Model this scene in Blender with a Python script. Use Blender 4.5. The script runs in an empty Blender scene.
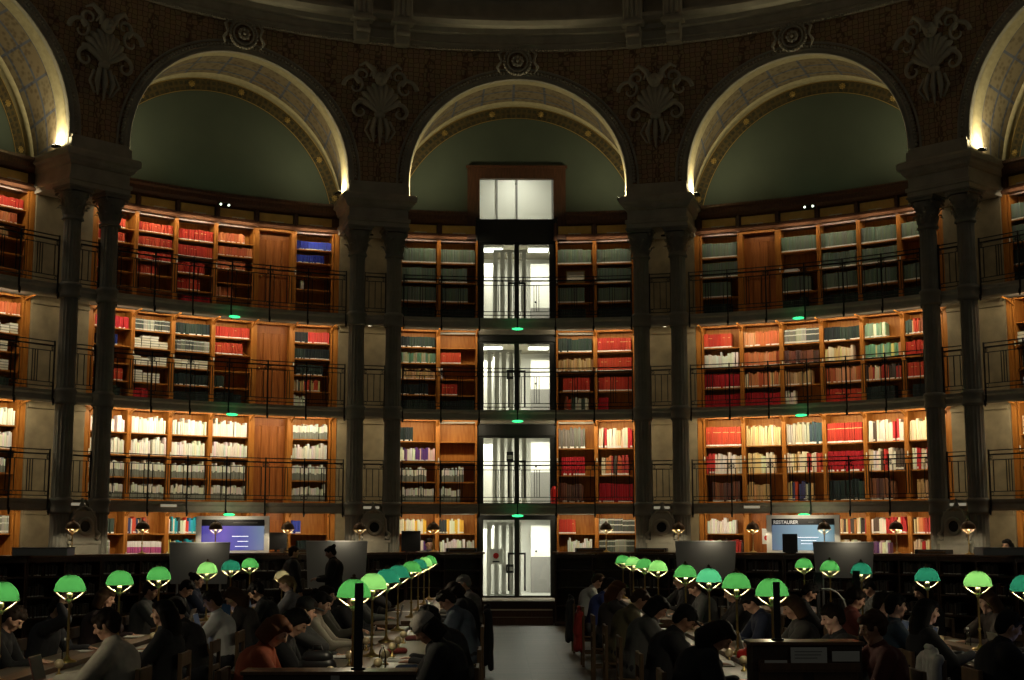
import bpy, math, random
from math import sin, cos, pi, radians, sqrt, atan, hypot
from mathutils import Vector, Matrix
random.seed(7)
C = bpy.context.scene.collection

# ------------------------------------------------------------------ camera, world, exposure
XA, YC, RC, BETA = 0.564, 21.21, 12.53, 0.554          # plan of the oval end of the hall: centre, column radius, bay angle
RF, MOD = 13.71, 0.987                                  # bookcase front radius and bookcase width
cam_d = bpy.data.cameras.new('camera'); cam = bpy.data.objects.new('camera', cam_d); C.objects.link(cam)
cam_d.sensor_width = 36; cam_d.lens = 1400 / 1024 * 36; cam_d.clip_end = 200
pitch = atan(195 / 1400); yaw = atan(18 / hypot(1400, 195))
cam.location = (0, 0, 2.05); cam.rotation_euler = (pi / 2 + pitch, 0, -yaw)
bpy.context.scene.camera = cam
w = bpy.data.worlds.new('world'); bpy.context.scene.world = w; w.use_nodes = True
w.node_tree.nodes['Background'].inputs[0].default_value = (1.0, 0.98, 0.82, 1)
w.node_tree.nodes['Background'].inputs[1].default_value = 0.031
vs = bpy.context.scene.view_settings
vs.view_transform = 'Standard'; vs.look = 'None'; vs.gamma = 1; vs.use_curve_mapping = False
vs.exposure = 0.0
cy = bpy.context.scene.cycles
cy.use_denoising = True; cy.max_bounces = 6; cy.diffuse_bounces = 3; cy.glossy_bounces = 3; cy.transmission_bounces = 4
cy.transparent_max_bounces = 6; cy.caustics_reflective = False; cy.caustics_refractive = False; cy.sample_clamp_indirect = 3.0

P_SHELF, P_PIER, P_ARCH, P_LAMP, P_STAIR, P_COUNTER = 8.5, .9, 28.0, 8.0, 75.0, 12.0
WARM = (1.0, 0.86, 0.62)

# ------------------------------------------------------------------ materials
def mat(name, col, rough=.6, metal=0., col2=None, nscale=6., bump=0., stretch=None, spec=.5, emit=None, estr=0.):
    m = bpy.data.materials.new(name); m.use_nodes = True
    nt = m.node_tree; b = nt.nodes['Principled BSDF']
    b.inputs['Base Color'].default_value = (*col, 1); b.inputs['Roughness'].default_value = rough
    b.inputs['Metallic'].default_value = metal; b.inputs['Specular IOR Level'].default_value = spec
    if col2 or bump:
        tc = nt.nodes.new('ShaderNodeTexCoord'); mp = nt.nodes.new('ShaderNodeMapping')
        mp.inputs['Scale'].default_value = stretch or (1, 1, 1)
        nz = nt.nodes.new('ShaderNodeTexNoise'); nz.inputs['Scale'].default_value = nscale; nz.inputs['Detail'].default_value = 5
        nt.links.new(tc.outputs['Object'], mp.inputs[0]); nt.links.new(mp.outputs[0], nz.inputs['Vector'])
        if col2:
            cr = nt.nodes.new('ShaderNodeValToRGB'); cr.color_ramp.elements[0].position = .32; cr.color_ramp.elements[1].position = .68
            cr.color_ramp.elements[0].color = (*col, 1); cr.color_ramp.elements[1].color = (*col2, 1)
            nt.links.new(nz.outputs['Fac'], cr.inputs[0]); nt.links.new(cr.outputs[0], b.inputs['Base Color'])
        if bump:
            bp = nt.nodes.new('ShaderNodeBump'); bp.inputs['Strength'].default_value = bump; bp.inputs['Distance'].default_value = .02
            nt.links.new(nz.outputs['Fac'], bp.inputs['Height']); nt.links.new(bp.outputs[0], b.inputs['Normal'])
    if emit:
        b.inputs['Emission Color'].default_value = (*emit, 1); b.inputs['Emission Strength'].default_value = estr
    return m

M = {}
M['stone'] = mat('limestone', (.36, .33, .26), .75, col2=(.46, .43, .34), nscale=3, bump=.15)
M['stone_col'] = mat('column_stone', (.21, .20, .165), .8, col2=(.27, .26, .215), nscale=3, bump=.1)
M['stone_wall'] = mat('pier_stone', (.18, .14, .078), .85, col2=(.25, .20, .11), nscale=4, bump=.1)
M['slab'] = mat('gallery_stone', (.42, .40, .33), .7, col2=(.52, .49, .40), nscale=5)
M['oak'] = mat('oak', (.30, .10, .015), .45, col2=(.42, .17, .032), nscale=5, stretch=(6, 6, .6), bump=.05, spec=.15)
M['oakdark'] = mat('dark_oak', (.075, .03, .014), .4, col2=(.13, .055, .025), nscale=5, stretch=(6, 6, .8))
M['oakdoor'] = mat('oak_panelling', (.25, .075, .018), .4, col2=(.38, .13, .030), nscale=4, stretch=(9, 9, .5), spec=.2)
M['counterwood'] = mat('counter_wood', (.035, .017, .01), .3, col2=(.06, .03, .016), nscale=4, stretch=(1, 1, 5))
M['tablewood'] = mat('table_wood', (.10, .05, .025), .35, col2=(.15, .075, .035), nscale=4, stretch=(6, 1, 1))
M['leather'] = mat('table_leather', (.10, .085, .06), .4)
M['iron'] = mat('wrought_iron', (.012, .011, .01), .45, .3)
M['frame'] = mat('bronze_door_frame', (.03, .03, .026), .4, .5)
M['brass'] = mat('brass', (.55, .38, .14), .3, 1.)
M['brasspaint'] = mat('polished_brass_arm', (.80, .66, .40), .35, .3)
M['white'] = mat('white_paint', (.78, .77, .72), .6)
M['cream'] = mat('cream_plaque', (.75, .70, .55), .5)
M['greywall'] = mat('grey_wainscot', (.22, .21, .20), .6)
M['greypanel'] = mat('grey_metal', (.42, .42, .40), .45, .2)
M['black'] = mat('black_plastic', (.012, .012, .013), .4)
M['green_wall'] = mat('lunette_green', (.072, .092, .066), .8, col2=(.080, .102, .072), nscale=1.5)
M['gold'] = mat('gold_leaf', (.50, .34, .10), .45, .5)
M['gold_panel'] = mat('gilt_panel', (.72, .46, .12), .6, 0, col2=(.82, .55, .16), nscale=8)
M['wood_floor'] = None
M['red'] = mat('red_paint', (.6, .02, .015), .3)
M['paper'] = mat('paper', (.75, .74, .70), .7)
M['lamplit'] = mat('bulb_glow', (1, 1, 1), .5, emit=(1, .88, .62), estr=10)
M['ledlit'] = mat('led_strip', (1, 1, 1), .5, emit=(1, .86, .62), estr=5)
M['ceil_lit'] = mat('ceiling_lamp_panel', (1, 1, 1), .5, emit=(1, 1, .94), estr=7)
M['exit_green'] = mat('exit_sign_green', (.02, .3, .1), .5, emit=(.05, 1, .3), estr=1.6)
M['spark'] = mat('spotlight_lens', (1, 1, 1), .5, emit=(.85, 1, .75), estr=9)
M['uplit'] = mat('uplight_lens', (1, 1, 1), .5, emit=(1, .9, .6), estr=12)
M['bronze'] = mat('bronze_shade', (.10, .055, .022), .35, .4)
M['chairwood'] = mat('chair_wood', (.09, .05, .022), .5, col2=(.13, .075, .033), nscale=5, stretch=(3, 3, .5))

def shade_mat(name, col, tr):
    m = bpy.data.materials.new(name); m.use_nodes = True; nt = m.node_tree; nt.nodes.clear()
    o = nt.nodes.new('ShaderNodeOutputMaterial'); mix = nt.nodes.new('ShaderNodeMixShader'); mix.inputs[0].default_value = .12
    t = nt.nodes.new('ShaderNodeBsdfTranslucent'); t.inputs[0].default_value = (*tr, 1)
    g = nt.nodes.new('ShaderNodeBsdfPrincipled'); g.inputs['Base Color'].default_value = (*col, 1); g.inputs['Roughness'].default_value = .15
    nt.links.new(t.outputs[0], mix.inputs[1]); nt.links.new(g.outputs[0], mix.inputs[2]); nt.links.new(mix.outputs[0], o.inputs[0])
    return m
M['shade_green'] = shade_mat('green_glass', (.02, .25, .04), (.0085, .046, .013))
M['shade_pale'] = shade_mat('pale_green_glass', (.06, .3, .05), (.030, .085, .028))
M['shade_teal'] = shade_mat('teal_glass', (.01, .2, .12), (.002, .024, .017))
M['shade_mint'] = shade_mat('mint_glass', (.04, .3, .2), (.010, .066, .038))
M['shade_white'] = shade_mat('cream_glass', (.6, .6, .5), (.05, .045, .03))

# book cloth: colour carried by each book's own faces
def book_mat():
    m = bpy.data.materials.new('book_cloth'); m.use_nodes = True; nt = m.node_tree; b = nt.nodes['Principled BSDF']
    a = nt.nodes.new('ShaderNodeAttribute'); a.attribute_name = 'Col'
    nt.links.new(a.outputs['Color'], b.inputs['Base Color']); b.inputs['Roughness'].default_value = .6; b.inputs['Specular IOR Level'].default_value = .15
    return m
M['book'] = book_mat()

def floor_mat():
    m = bpy.data.materials.new('parquet'); m.use_nodes = True; nt = m.node_tree; b = nt.nodes['Principled BSDF']
    tc = nt.nodes.new('ShaderNodeTexCoord'); br = nt.nodes.new('ShaderNodeTexBrick')
    br.inputs['Color1'].default_value = (.035, .029, .021, 1); br.inputs['Color2'].default_value = (.085, .070, .050, 1)
    br.inputs['Mortar'].default_value = (.008, .007, .005, 1); br.inputs['Scale'].default_value = 1
    br.inputs['Mortar Size'].default_value = .012; br.inputs['Brick Width'].default_value = 1.1; br.inputs['Row Height'].default_value = .16; b.inputs['Specular IOR Level'].default_value = .14
    nt.links.new(tc.outputs['Object'], br.inputs['Vector']); nt.links.new(br.outputs[0], b.inputs['Base Color'])
    nz = nt.nodes.new('ShaderNodeTexNoise'); nz.inputs['Scale'].default_value = 3
    mr = nt.nodes.new('ShaderNodeMapRange'); mr.inputs[3].default_value = .34; mr.inputs[4].default_value = .52
    bw = nt.nodes.new('ShaderNodeBump'); bw.inputs['Strength'].default_value = .6; bw.inputs['Distance'].default_value = .01
    nt.links.new(br.outputs['Fac'], bw.inputs['Height']); nt.links.new(bw.outputs[0], b.inputs['Normal'])
    nt.links.new(nz.outputs['Fac'], mr.inputs[0]); nt.links.new(mr.outputs[0], b.inputs['Roughness'])
    return m
M['floor'] = floor_mat()

def mosaic_mat():
    m = bpy.data.materials.new('scale_mosaic'); m.use_nodes = True; nt = m.node_tree; b = nt.nodes['Principled BSDF']
    tc = nt.nodes.new('ShaderNodeTexCoord')
    mp = nt.nodes.new('ShaderNodeMapping'); mp.inputs['Scale'].default_value = (7.5, 7.5, 8.5)
    vo = nt.nodes.new('ShaderNodeTexVoronoi'); vo.feature = 'DISTANCE_TO_EDGE'; vo.inputs['Scale'].default_value = 1; vo.inputs['Randomness'].default_value = .35
    vc = nt.nodes.new('ShaderNodeTexVoronoi'); vc.inputs['Scale'].default_value = 1; vc.inputs['Randomness'].default_value = .35
    cr = nt.nodes.new('ShaderNodeValToRGB'); cr.color_ramp.elements[0].position = .02; cr.color_ramp.elements[1].position = .10
    cr.color_ramp.elements[0].color = (.16, .09, .05, 1); cr.color_ramp.elements[1].color = (.42, .29, .16, 1)
    mx = nt.nodes.new('ShaderNodeMix'); mx.data_type = 'RGBA'; mx.blend_type = 'MULTIPLY'; mx.inputs[0].default_value = .16
    for v in (vo, vc): nt.links.new(mp.outputs[0], v.inputs['Vector'])
    nt.links.new(tc.outputs['Object'], mp.inputs[0]); nt.links.new(vo.outputs['Distance'], cr.inputs[0])
    nt.links.new(cr.outputs[0], mx.inputs[6]); nt.links.new(vc.outputs['Color'], mx.inputs[7]); nt.links.new(mx.outputs[2], b.inputs['Base Color'])
    b.inputs['Roughness'].default_value = .7
    return m
M['mosaic'] = mosaic_mat()

def painted_mat(name, base, line, fill, bw, rh):
    """painted vault panels: u runs along the arch, v along the depth"""
    m = bpy.data.materials.new(name); m.use_nodes = True; nt = m.node_tree; b = nt.nodes['Principled BSDF']
    uv = nt.nodes.new('ShaderNodeUVMap'); br = nt.nodes.new('ShaderNodeTexBrick')
    br.inputs['Color1'].default_value = (*base, 1); br.inputs['Color2'].default_value = (*fill, 1); br.inputs['Mortar'].default_value = (*line, 1)
    br.offset = 0; br.inputs['Scale'].default_value = 1; br.inputs['Mortar Size'].default_value = .03
    br.inputs['Brick Width'].default_value = bw; br.inputs['Row Height'].default_value = rh
    nz = nt.nodes.new('ShaderNodeTexVoronoi'); nz.inputs['Scale'].default_value = 9
    cr = nt.nodes.new('ShaderNodeValToRGB'); cr.color_ramp.elements[0].position = .25; cr.color_ramp.elements[1].position = .55
    cr.color_ramp.elements[0].color = (.55, .5, .45, 1); cr.color_ramp.elements[1].color = (1, 1, 1, 1)
    mx = nt.nodes.new('ShaderNodeMix'); mx.data_type = 'RGBA'; mx.blend_type = 'MULTIPLY'; mx.inputs[0].default_value = .8
    nt.links.new(uv.outputs[0], br.inputs['Vector']); nt.links.new(uv.outputs[0], nz.inputs['Vector'])
    nt.links.new(nz.outputs['Distance'], cr.inputs[0]); nt.links.new(br.outputs[0], mx.inputs[6]); nt.links.new(cr.outputs[0], mx.inputs[7])
    nt.links.new(mx.outputs[2], b.inputs['Base Color']); b.inputs['Roughness'].default_value = .7
    return m
M['soffit_edge'] = mat('painted_soffit_border', (.36, .31, .18), .7, col2=(.46, .40, .24), nscale=9)
M['soffit'] = painted_mat('painted_soffit_panels', (.22, .18, .11), (.10, .11, .15), (.19, .14, .08), .75, .42)
M['band'] = painted_mat('painted_lunette_border', (.035, .036, .02), (.10, .07, .022), (.06, .045, .018), .16, .14)

# ------------------------------------------------------------------ mesh builder
class MB:
    def __init__(s): s.v = []; s.f = []; s.c = []; s.uv = None; s.sm = []
    def add(s, vs, fs, col=None, smooth=False):
        n = len(s.v); s.v += [tuple(p) for p in vs]; s.f += [tuple(i + n for i in f) for f in fs]
        s.c += [col] * len(fs); s.sm += [smooth] * len(fs); return s
    def box(s, x0, x1, y0, y1, z0, z1, col=None, T=None):
        vs = [Vector((x, y, z)) for z in (z0, z1) for y in (y0, y1) for x in (x0, x1)]
        if T: vs = [T @ p for p in vs]
        return s.add(vs, [(0, 2, 3, 1), (4, 5, 7, 6), (0, 1, 5, 4), (2, 6, 7, 3), (0, 4, 6, 2), (1, 3, 7, 5)], col)
    def rbox(s, x0, x1, y0, y1, z0, z1, r=.01, col=None, T=None):
        """box with chamfered vertical edges and chamfered top"""
        def ring(z, i):
            a, b_, c_, d = x0 + i, x1 - i, y0 + i, y1 - i
            return [Vector(p) for p in ((a + r, c_, z), (b_ - r, c_, z), (b_, c_ + r, z), (b_, d - r, z), (b_ - r, d, z), (a + r, d, z), (a, d - r, z), (a, c_ + r, z))]
        R_ = [ring(z0, r * .5), ring(z0 + r * .5, 0), ring(z1 - r * .5, 0), ring(z1, r * .5)]
        vs = sum(R_, [])
        if T: vs = [T @ p for p in vs]
        fs = [(k * 8 + i, k * 8 + (i + 1) % 8, (k + 1) * 8 + (i + 1) % 8, (k + 1) * 8 + i) for k in range(3) for i in range(8)]
        fs += [tuple(range(7, -1, -1)), tuple(24 + i for i in range(8))]
        return s.add(vs, fs, col)
    def cyl(s, p0, p1, r0, r1=None, n=10, caps=True, col=None):
        p0 = Vector(p0); p1 = Vector(p1); r1 = r0 if r1 is None else r1
        d = (p1 - p0).normalized(); a = d.orthogonal().normalized(); b = d.cross(a)
        vs = [p + (a * cos(2 * pi * i / n) + b * sin(2 * pi * i / n)) * r for p, r in ((p0, r0), (p1, r1)) for i in range(n)]
        s.add(vs, [(i, (i + 1) % n, n + (i + 1) % n, n + i) for i in range(n)], col, True)
        if caps: s.add(vs, [tuple(range(n - 1, -1, -1)), tuple(range(n, 2 * n))], col)
        return s
    def tube(s, pts, r, n=8, col=None):
        pts = [Vector(p) for p in pts]; rs = r if isinstance(r, (list, tuple)) else [r] * len(pts)
        vs = []; a = None
        for i, p in enumerate(pts):
            d = (pts[min(i + 1, len(pts) - 1)] - pts[max(i - 1, 0)]).normalized()
            a = d.orthogonal().normalized() if a is None else (a - d * a.dot(d)).normalized()
            b = d.cross(a); vs += [p + (a * cos(2 * pi * k / n) + b * sin(2 * pi * k / n)) * rs[i] for k in range(n)]
        m_ = len(pts)
        s.add(vs, [(j * n + k, j * n + (k + 1) % n, (j + 1) * n + (k + 1) % n, (j + 1) * n + k) for j in range(m_ - 1) for k in range(n)], col, True)
        s.add([vs[k] for k in range(n)] + [vs[(m_ - 1) * n + k] for k in range(n)], [tuple(range(n - 1, -1, -1)), tuple(range(n, 2 * n))], col)
        return s
    def lathe(s, prof, o=(0, 0, 0), n=24, flute=0, col=None, T=None):
        vs = []
        for (r, z) in prof:
            for i in range(n):
                a = 2 * pi * i / n; rr = r * (1 - flute * (i % 2)); p = Vector((o[0] + rr * cos(a), o[1] + rr * sin(a), o[2] + z))
                vs.append(T @ p if T else p)
        m_ = len(prof)
        s.add(vs, [(j * n + i, j * n + (i + 1) % n, (j + 1) * n + (i + 1) % n, (j + 1) * n + i) for j in range(m_ - 1) for i in range(n)], col, flute == 0)
        return s
    def ell(s, c, r, n=12, m_=8, col=None, R=None):
        vs = []; fs = []
        for j in range(m_ + 1):
            t = pi * j / m_
            for i in range(n):
                a = 2 * pi * i / n; p = Vector((r[0] * sin(t) * cos(a), r[1] * sin(t) * sin(a), -r[2] * cos(t)))
                vs.append((R @ p if R else p) + Vector(c))
        for j in range(m_):
            for i in range(n): fs.append((j * n + i, j * n + (i + 1) % n, (j + 1) * n + (i + 1) % n, (j + 1) * n + i))
        return s.add(vs, fs, col, True)
    def capsule(s, p0, p1, r0, r1, n=12):
        """closed tapered capsule"""
        p0 = Vector(p0); p1 = Vector(p1); d = p1 - p0; L = d.length; d = d / L if L > 1e-6 else Vector((0, 0, 1))
        a = d.orthogonal().normalized(); b = d.cross(a); rings = []
        for k in range(1, 5): t = pi / 2 * (1 - k / 4); rings.append((p0 - d * r0 * sin(t), r0 * cos(t)))
        for k in range(0, 4): t = pi / 2 * k / 4; rings.append((p1 + d * r1 * sin(t), r1 * cos(t)))
        vs = [p + (a * cos(2 * pi * i / n) + b * sin(2 * pi * i / n)) * r for p, r in rings for i in range(n)]
        e0 = len(vs); vs += [p0 - d * r0, p1 + d * r1]; R_ = len(rings)
        fs = [(j * n + i, j * n + (i + 1) % n, (j + 1) * n + (i + 1) % n, (j + 1) * n + i) for j in range(R_ - 1) for i in range(n)]
        fs += [(e0, (i + 1) % n, i) for i in range(n)] + [(e0 + 1, (R_ - 1) * n + i, (R_ - 1) * n + (i + 1) % n) for i in range(n)]
        return s.add(vs, fs, None, True)
    def mesh(s, name):
        me = bpy.data.meshes.new(name); me.from_pydata(s.v, [], s.f)
        me.polygons.foreach_set('use_smooth', s.sm)
        if any(c is not None for c in s.c):
            ca = me.color_attributes.new('Col', 'FLOAT_COLOR', 'CORNER'); buf = []
            for f, c in zip(s.f, s.c): buf += list((*(c or (.5, .5, .5)), 1)) * len(f)
            ca.data.foreach_set('color', buf)
        if s.uv:
            ul = me.uv_layers.new(name='UVMap'); buf = []
            for f in s.f:
                for i in f: buf += list(s.uv[i])
            ul.data.foreach_set('uv', buf)
        me.update(); return me
    def build(s, name, m, parent=None, T=None, kind=None):
        me = s.mesh(name)
        if m is not None: me.materials.append(M[m] if isinstance(m, str) else m)
        o = bpy.data.objects.new(name, me); C.objects.link(o)
        if parent is not None: o.parent = parent
        elif T is not None: o.matrix_world = T
        if T is not None and parent is not None: o.matrix_local = T
        if kind: o['kind'] = kind
        return o

def share(name, me, parent, T=None, m=None):
    o = bpy.data.objects.new(name, me); C.objects.link(o); o.parent = parent
    if T is not None: o.matrix_local = T
    if m is not None and me.materials:
        o.material_slots[0].link = 'OBJECT'; o.material_slots[0].material = M[m] if isinstance(m, str) else m
    return o

def tag(o, label, cat, group=None):
    o['label'] = label; o['category'] = cat
    if group: o['group'] = group
    return o
def thing(name, label, cat, loc=(0, 0, 0), rz=0, group=None):
    o = bpy.data.objects.new(name, None); C.objects.link(o); o.location = loc; o.rotation_euler = (0, 0, rz)
    o.empty_display_size = .1
    return tag(o, label, cat, group)
def copy_tree(o, parent=None):
    c = o.copy(); C.objects.link(c); c.parent = parent
    for ch in o.children: copy_tree(ch, c)
    return c
def light(kind, name, loc, power, parent=None, color=WARM, size=.1, size_y=None, rot=None, blend=.5, spot=pi / 2):
    l = bpy.data.lights.new(name, kind); l.energy = power; l.color = color
    if kind == 'AREA':
        l.size = size
        if size_y: l.shape = 'RECTANGLE'; l.size_y = size_y
    else: l.shadow_soft_size = size
    if kind == 'SPOT': l.spot_size = spot; l.spot_blend = blend
    o = bpy.data.objects.new(name, l); C.objects.link(o)
    if parent is not None: o.parent = parent
    o.location = loc
    if rot is not None: o.rotation_euler = rot
    return o
def aim(direction):  # euler that points a light's -Z along direction
    return Vector(direction).to_track_quat('-Z', 'Y').to_euler()

def T_bay(n): return Matrix.Translation((XA, YC, 0)) @ Matrix.Rotation(-n * BETA, 4, 'Z')
def T_ang(a, r, z=0): return Matrix.Translation((XA, YC, 0)) @ Matrix.Rotation(-a, 4, 'Z') @ Matrix.Translation((0, r, z))
def P_ang(a, r, z=0): return T_ang(a, r, z).to_translation()

BAYS = (-2, -1, 0, 1, 2)
BAYNAME = {-2: 'far left bay', -1: 'left bay', 0: 'centre bay', 1: 'right bay', 2: 'far right bay'}
ORD = ['first', 'second', 'third', 'fourth', 'fifth', 'sixth', 'seventh', 'eighth', 'ninth', 'tenth', 'eleventh', 'twelfth', 'thirteenth', 'fourteenth', 'fifteenth', 'sixteenth', 'seventeenth', 'eighteenth', 'nineteenth', 'twentieth'] + ['%dth' % k for k in range(21, 60)]
FLOORZ = [0.5, 2.79, 5.05, 7.30]          # platform and three galleries
CEILZ = [2.64, 4.90, 7.15, 9.62]
LEVELNAME = ['ground level', 'first gallery', 'second gallery', 'top gallery']

# ------------------------------------------------------------------ large structure
MB().box(-16, 17, -2, 36, -.1, 0).build('floor', 'floor', kind='structure')

def sector(mb, a0, a1, r0, r1, z0, z1, n=12, jag=0):
    """solid ring sector between two angles"""
    vs = []
    for i in range(n + 1):
        a = a0 + (a1 - a0) * i / n
        for r, z in ((r0, z0), (r1, z0), (r1, z1), (r0, z1)): vs.append((XA + r * sin(a), YC + r * cos(a), z))
    fs = [(i * 4 + k, i * 4 + (k + 1) % 4, i * 4 + 4 + (k + 1) % 4, i * 4 + 4 + k) for i in range(n) for k in range(4)]
    fs += [(3, 2, 1, 0), (n * 4, n * 4 + 1, n * 4 + 2, n * 4 + 3)]
    return mb.add(vs, fs)
AMAX = 2.5 * BETA
def sweep_ring(mb, prof, a0, a1, n=40):
    vs = [(XA + r * sin(a), YC + r * cos(a), z) for i in range(n + 1) for a in [a0 + (a1 - a0) * i / n] for r, z in prof]
    k = len(prof)
    return mb.add(vs, [(i * k + j, i * k + j + 1, (i + 1) * k + j + 1, (i + 1) * k + j) for i in range(n) for j in range(k - 1)])

# platform ring and the steps in the central aisle
A_AISLE = 0.83 / 12.0
p = MB(); sector(p, -AMAX, AMAX, 12.2, 14.2, 0, .5, 60); p.build('floor_platform', 'counterwood', kind='structure')
st = MB()
st.box(-.8, .8, 11.9, 12.3, 0, .333); st.box(-.8, .8, 11.6, 12.0, 0, .166)
so = st.build('trim_1', 'oakdark', T=T_bay(0), kind='structure')
MB().box(-.8, .8, 11.893, 11.92, .310, .336).build('trim_2', 'cream', T=T_bay(0), kind='structure')
MB().box(-.95, .95, 12.25, 13.85, .5, .52).build('floor_doorstep', 'stone', T=T_bay(0), kind='structure')

# gallery slabs
SLABMAT = 'slab'
for lv in (1, 2, 3):
    s_ = MB(); z = FLOORZ[lv]
    prof = [(14.2, z - .12), (12.86, z - .12), (12.84, z - .24), (12.76, z - .24), (12.72, z - .20), (12.70, z - .10), (12.64, z - .06), (12.62, z), (14.2, z)]
    sweep_ring(s_, prof, -AMAX, AMAX, 100)
    s_.build('floor_gallery_%d' % lv, SLABMAT, kind='structure')

# stone piers behind the columns, one wall piece per pier
PIERS = [-2.5, -1.5, -.5, .5, 1.5, 2.5]
half_mods = 3 * MOD / RF
for i, n in enumerate(PIERS):
    s_ = MB(); ha = BETA / 2 - half_mods - .010
    sector(s_, n * BETA - ha, n * BETA + ha, 13.62, 14.3, 0, 9.75, 6)
    for lv in range(4):   # impost mouldings under each gallery
        z = CEILZ[lv]; sector(s_, n * BETA - ha * .99, n * BETA + ha * .99, 13.57, 13.7, z - .16, z - .08, 4)
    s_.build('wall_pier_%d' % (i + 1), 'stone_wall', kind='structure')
# outer wall closing the back of the bookcases
for i, n in enumerate(BAYS):
    s_ = MB()
    if n == 0:
        ad = .98 / 14.2
        sector(s_, -BETA / 2, -ad, 14.16, 14.4, 0, 9.9, 6); sector(s_, ad, BETA / 2, 14.16, 14.4, 0, 9.9, 6)
    else: sector(s_, (n - .5) * BETA, (n + .5) * BETA, 14.16, 14.4, 0, 9.9, 12)
    s_.build('wall_back_%d' % (i + 1), 'oakdark', kind='structure')

# ------------------------------------------------------------------ arches, lunettes, spandrels
ZS, RHO, ZTOP, ZENT = 10.60, 2.65, 14.08, 10.18
YL = 13.98      # lunette plane (bay local y)
RB, ZB = 3.47, 9.60                                     # wider, flatter arc of the lunette
TH0 = math.asin((ZENT - ZB) / RB)
def cyl_y(x, R): return sqrt(max(R * R - x * x, 0))
def arch_z(x, rho=RHO): return ZS + sqrt(max(rho * rho - x * x, 0))
XE = RC * sin(BETA / 2) / cos(0)
for i, n in enumerate(BAYS):
    T = T_bay(n)
    # spandrel face on the cylinder
    s_ = MB(); Rf_ = 12.42; N = 96; xs = [-Rf_ * sin(BETA / 2) + 2 * Rf_ * sin(BETA / 2) * k / N for k in range(N + 1)]
    xs = sorted(set(xs + [-RHO, RHO, -RHO + .002, RHO - .002] + [RHO * cos(radians(t)) for t in range(2, 180, 4)]))
    vs = []
    for x in xs:
        zlo = ZENT if abs(x) >= RHO - 1e-6 else arch_z(x)
        for q in range(5): vs.append((x, cyl_y(x, Rf_), zlo + (ZTOP - zlo) * q / 4))
    s_.add(vs, [(k * 5 + q, (k + 1) * 5 + q, (k + 1) * 5 + q + 1, k * 5 + q + 1) for k in range(len(xs) - 1) for q in range(4)])
    s_.build('wall_spandrel_%d' % (i + 1), 'mosaic', T=T, kind='structure')
    # path of the arch: vertical stilt then half circle
    path = [(-RHO, ZENT + .0)] + [(-RHO * cos(pi * k / 64), ZS + RHO * sin(pi * k / 64)) for k in range(65)] + [(RHO, ZENT)]
    nrm = [(-1, 0)] + [(-cos(pi * k / 64), sin(pi * k / 64)) for k in range(65)] + [(1, 0)]
    def strip(mb, ofs_list, uvw=False):
        """ofs_list: (outward offset, y kind) where y<0 means distance in front of/behind the cylinder face"""
        vs = []; uv = []; L = 0
        for k, ((px, pz), (nx, nz)) in enumerate(zip(path, nrm)):
            if k: L += hypot(px - path[k - 1][0], pz - path[k - 1][1])
            for j, (o, dy, absy) in enumerate(ofs_list):
                x, z = px + nx * o, pz + nz * o
                y = absy if absy is not None else cyl_y(x, Rf_) + dy
                vs.append((x, y, z)); uv.append((L, y))
        m_ = len(ofs_list)
        mb.add(vs, [(k * m_ + j, (k + 1) * m_ + j, (k + 1) * m_ + j + 1, k * m_ + j + 1) for k in range(len(path) - 1) for j in range(m_ - 1)], None, True)
        if uvw: mb.uv = (mb.uv or []) + uv
    s_ = MB(); strip(s_, [(0, .0, None), (0, .28, None), (.03, .30, None)], True); s_.build('trim_soffit_border_%d' % (i + 1), 'soffit_edge', T=T, kind='structure')
    # the vault widens towards the lunette
    def splay(mb, rows):
        L = 0; vs = []; uv = []; nP = len(path)
        for k, ((px, pz), (nx, nz)) in enumerate(zip(path, nrm)):
            if k: L += hypot(px - path[k - 1][0], pz - path[k - 1][1])
            th = TH0 + (pi - 2 * TH0) * (k / (nP - 1)); bx, bz = -RB * cos(th), ZB + RB * sin(th)
            fx, fz, fy = px + nx * .03, pz + nz * .03, cyl_y(px, Rf_) + .30
            for f, o in rows: vs.append((fx + (bx - fx) * f - nx * o, fy + (YL - fy) * f, fz + (bz - fz) * f - nz * o)); uv.append((L, f * 1.35))
        m_ = len(rows)
        mb.add(vs, [(k * m_ + j, (k + 1) * m_ + j, (k + 1) * m_ + j + 1, k * m_ + j + 1) for k in range(nP - 1) for j in range(m_ - 1)], None, True); mb.uv = uv
    s_ = MB(); splay(s_, [(0, 0), (.76, 0)]); s_.build('wall_soffit_%d' % (i + 1), 'soffit', T=T, kind='structure')
    s_ = MB(); splay(s_, [(.76, 0), (.79, .04), (.86, .04), (.89, 0), (1.0, 0)]); s_.build('trim_soffit_inner_%d' % (i + 1), 'soffit_edge', T=T, kind='structure')
    # archivolt mouldings on the face
    s_ = MB(); strip(s_, [(0, .02, None), (0, -.07, None), (.03, -.09, None), (.05, -.05, None), (.09, -.045, None), (.11, -.08, None), (.15, -.07, None), (.17, .01, None), (.26, -.0, None), (.28, -.05, None), (.31, -.05, None), (.32, .01, None)])
    for k in range(0, 105):       # scalloped edge
        t = pi * k / 104; x = -(RHO + .19) * cos(t); z = ZS + (RHO + .19) * sin(t)
        if abs(x) < 12.42 * sin(BETA / 2): s_.ell((x, cyl_y(x, Rf_) - .05, z), (.045, .045, .045), 6, 4)
    s_.build('trim_archivolt_%d' % (i + 1), 'stone', T=T, kind='structure')
    # lunette wall (with a hole for the window in the centre bay)
    s_ = MB(); W2 = RB * cos(TH0) + .02; lz = lambda x: ZB + sqrt(max((RB + .03) ** 2 - x * x, 0))
    xs = [-W2 + 2 * W2 * k / 60 for k in range(61)]
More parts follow.
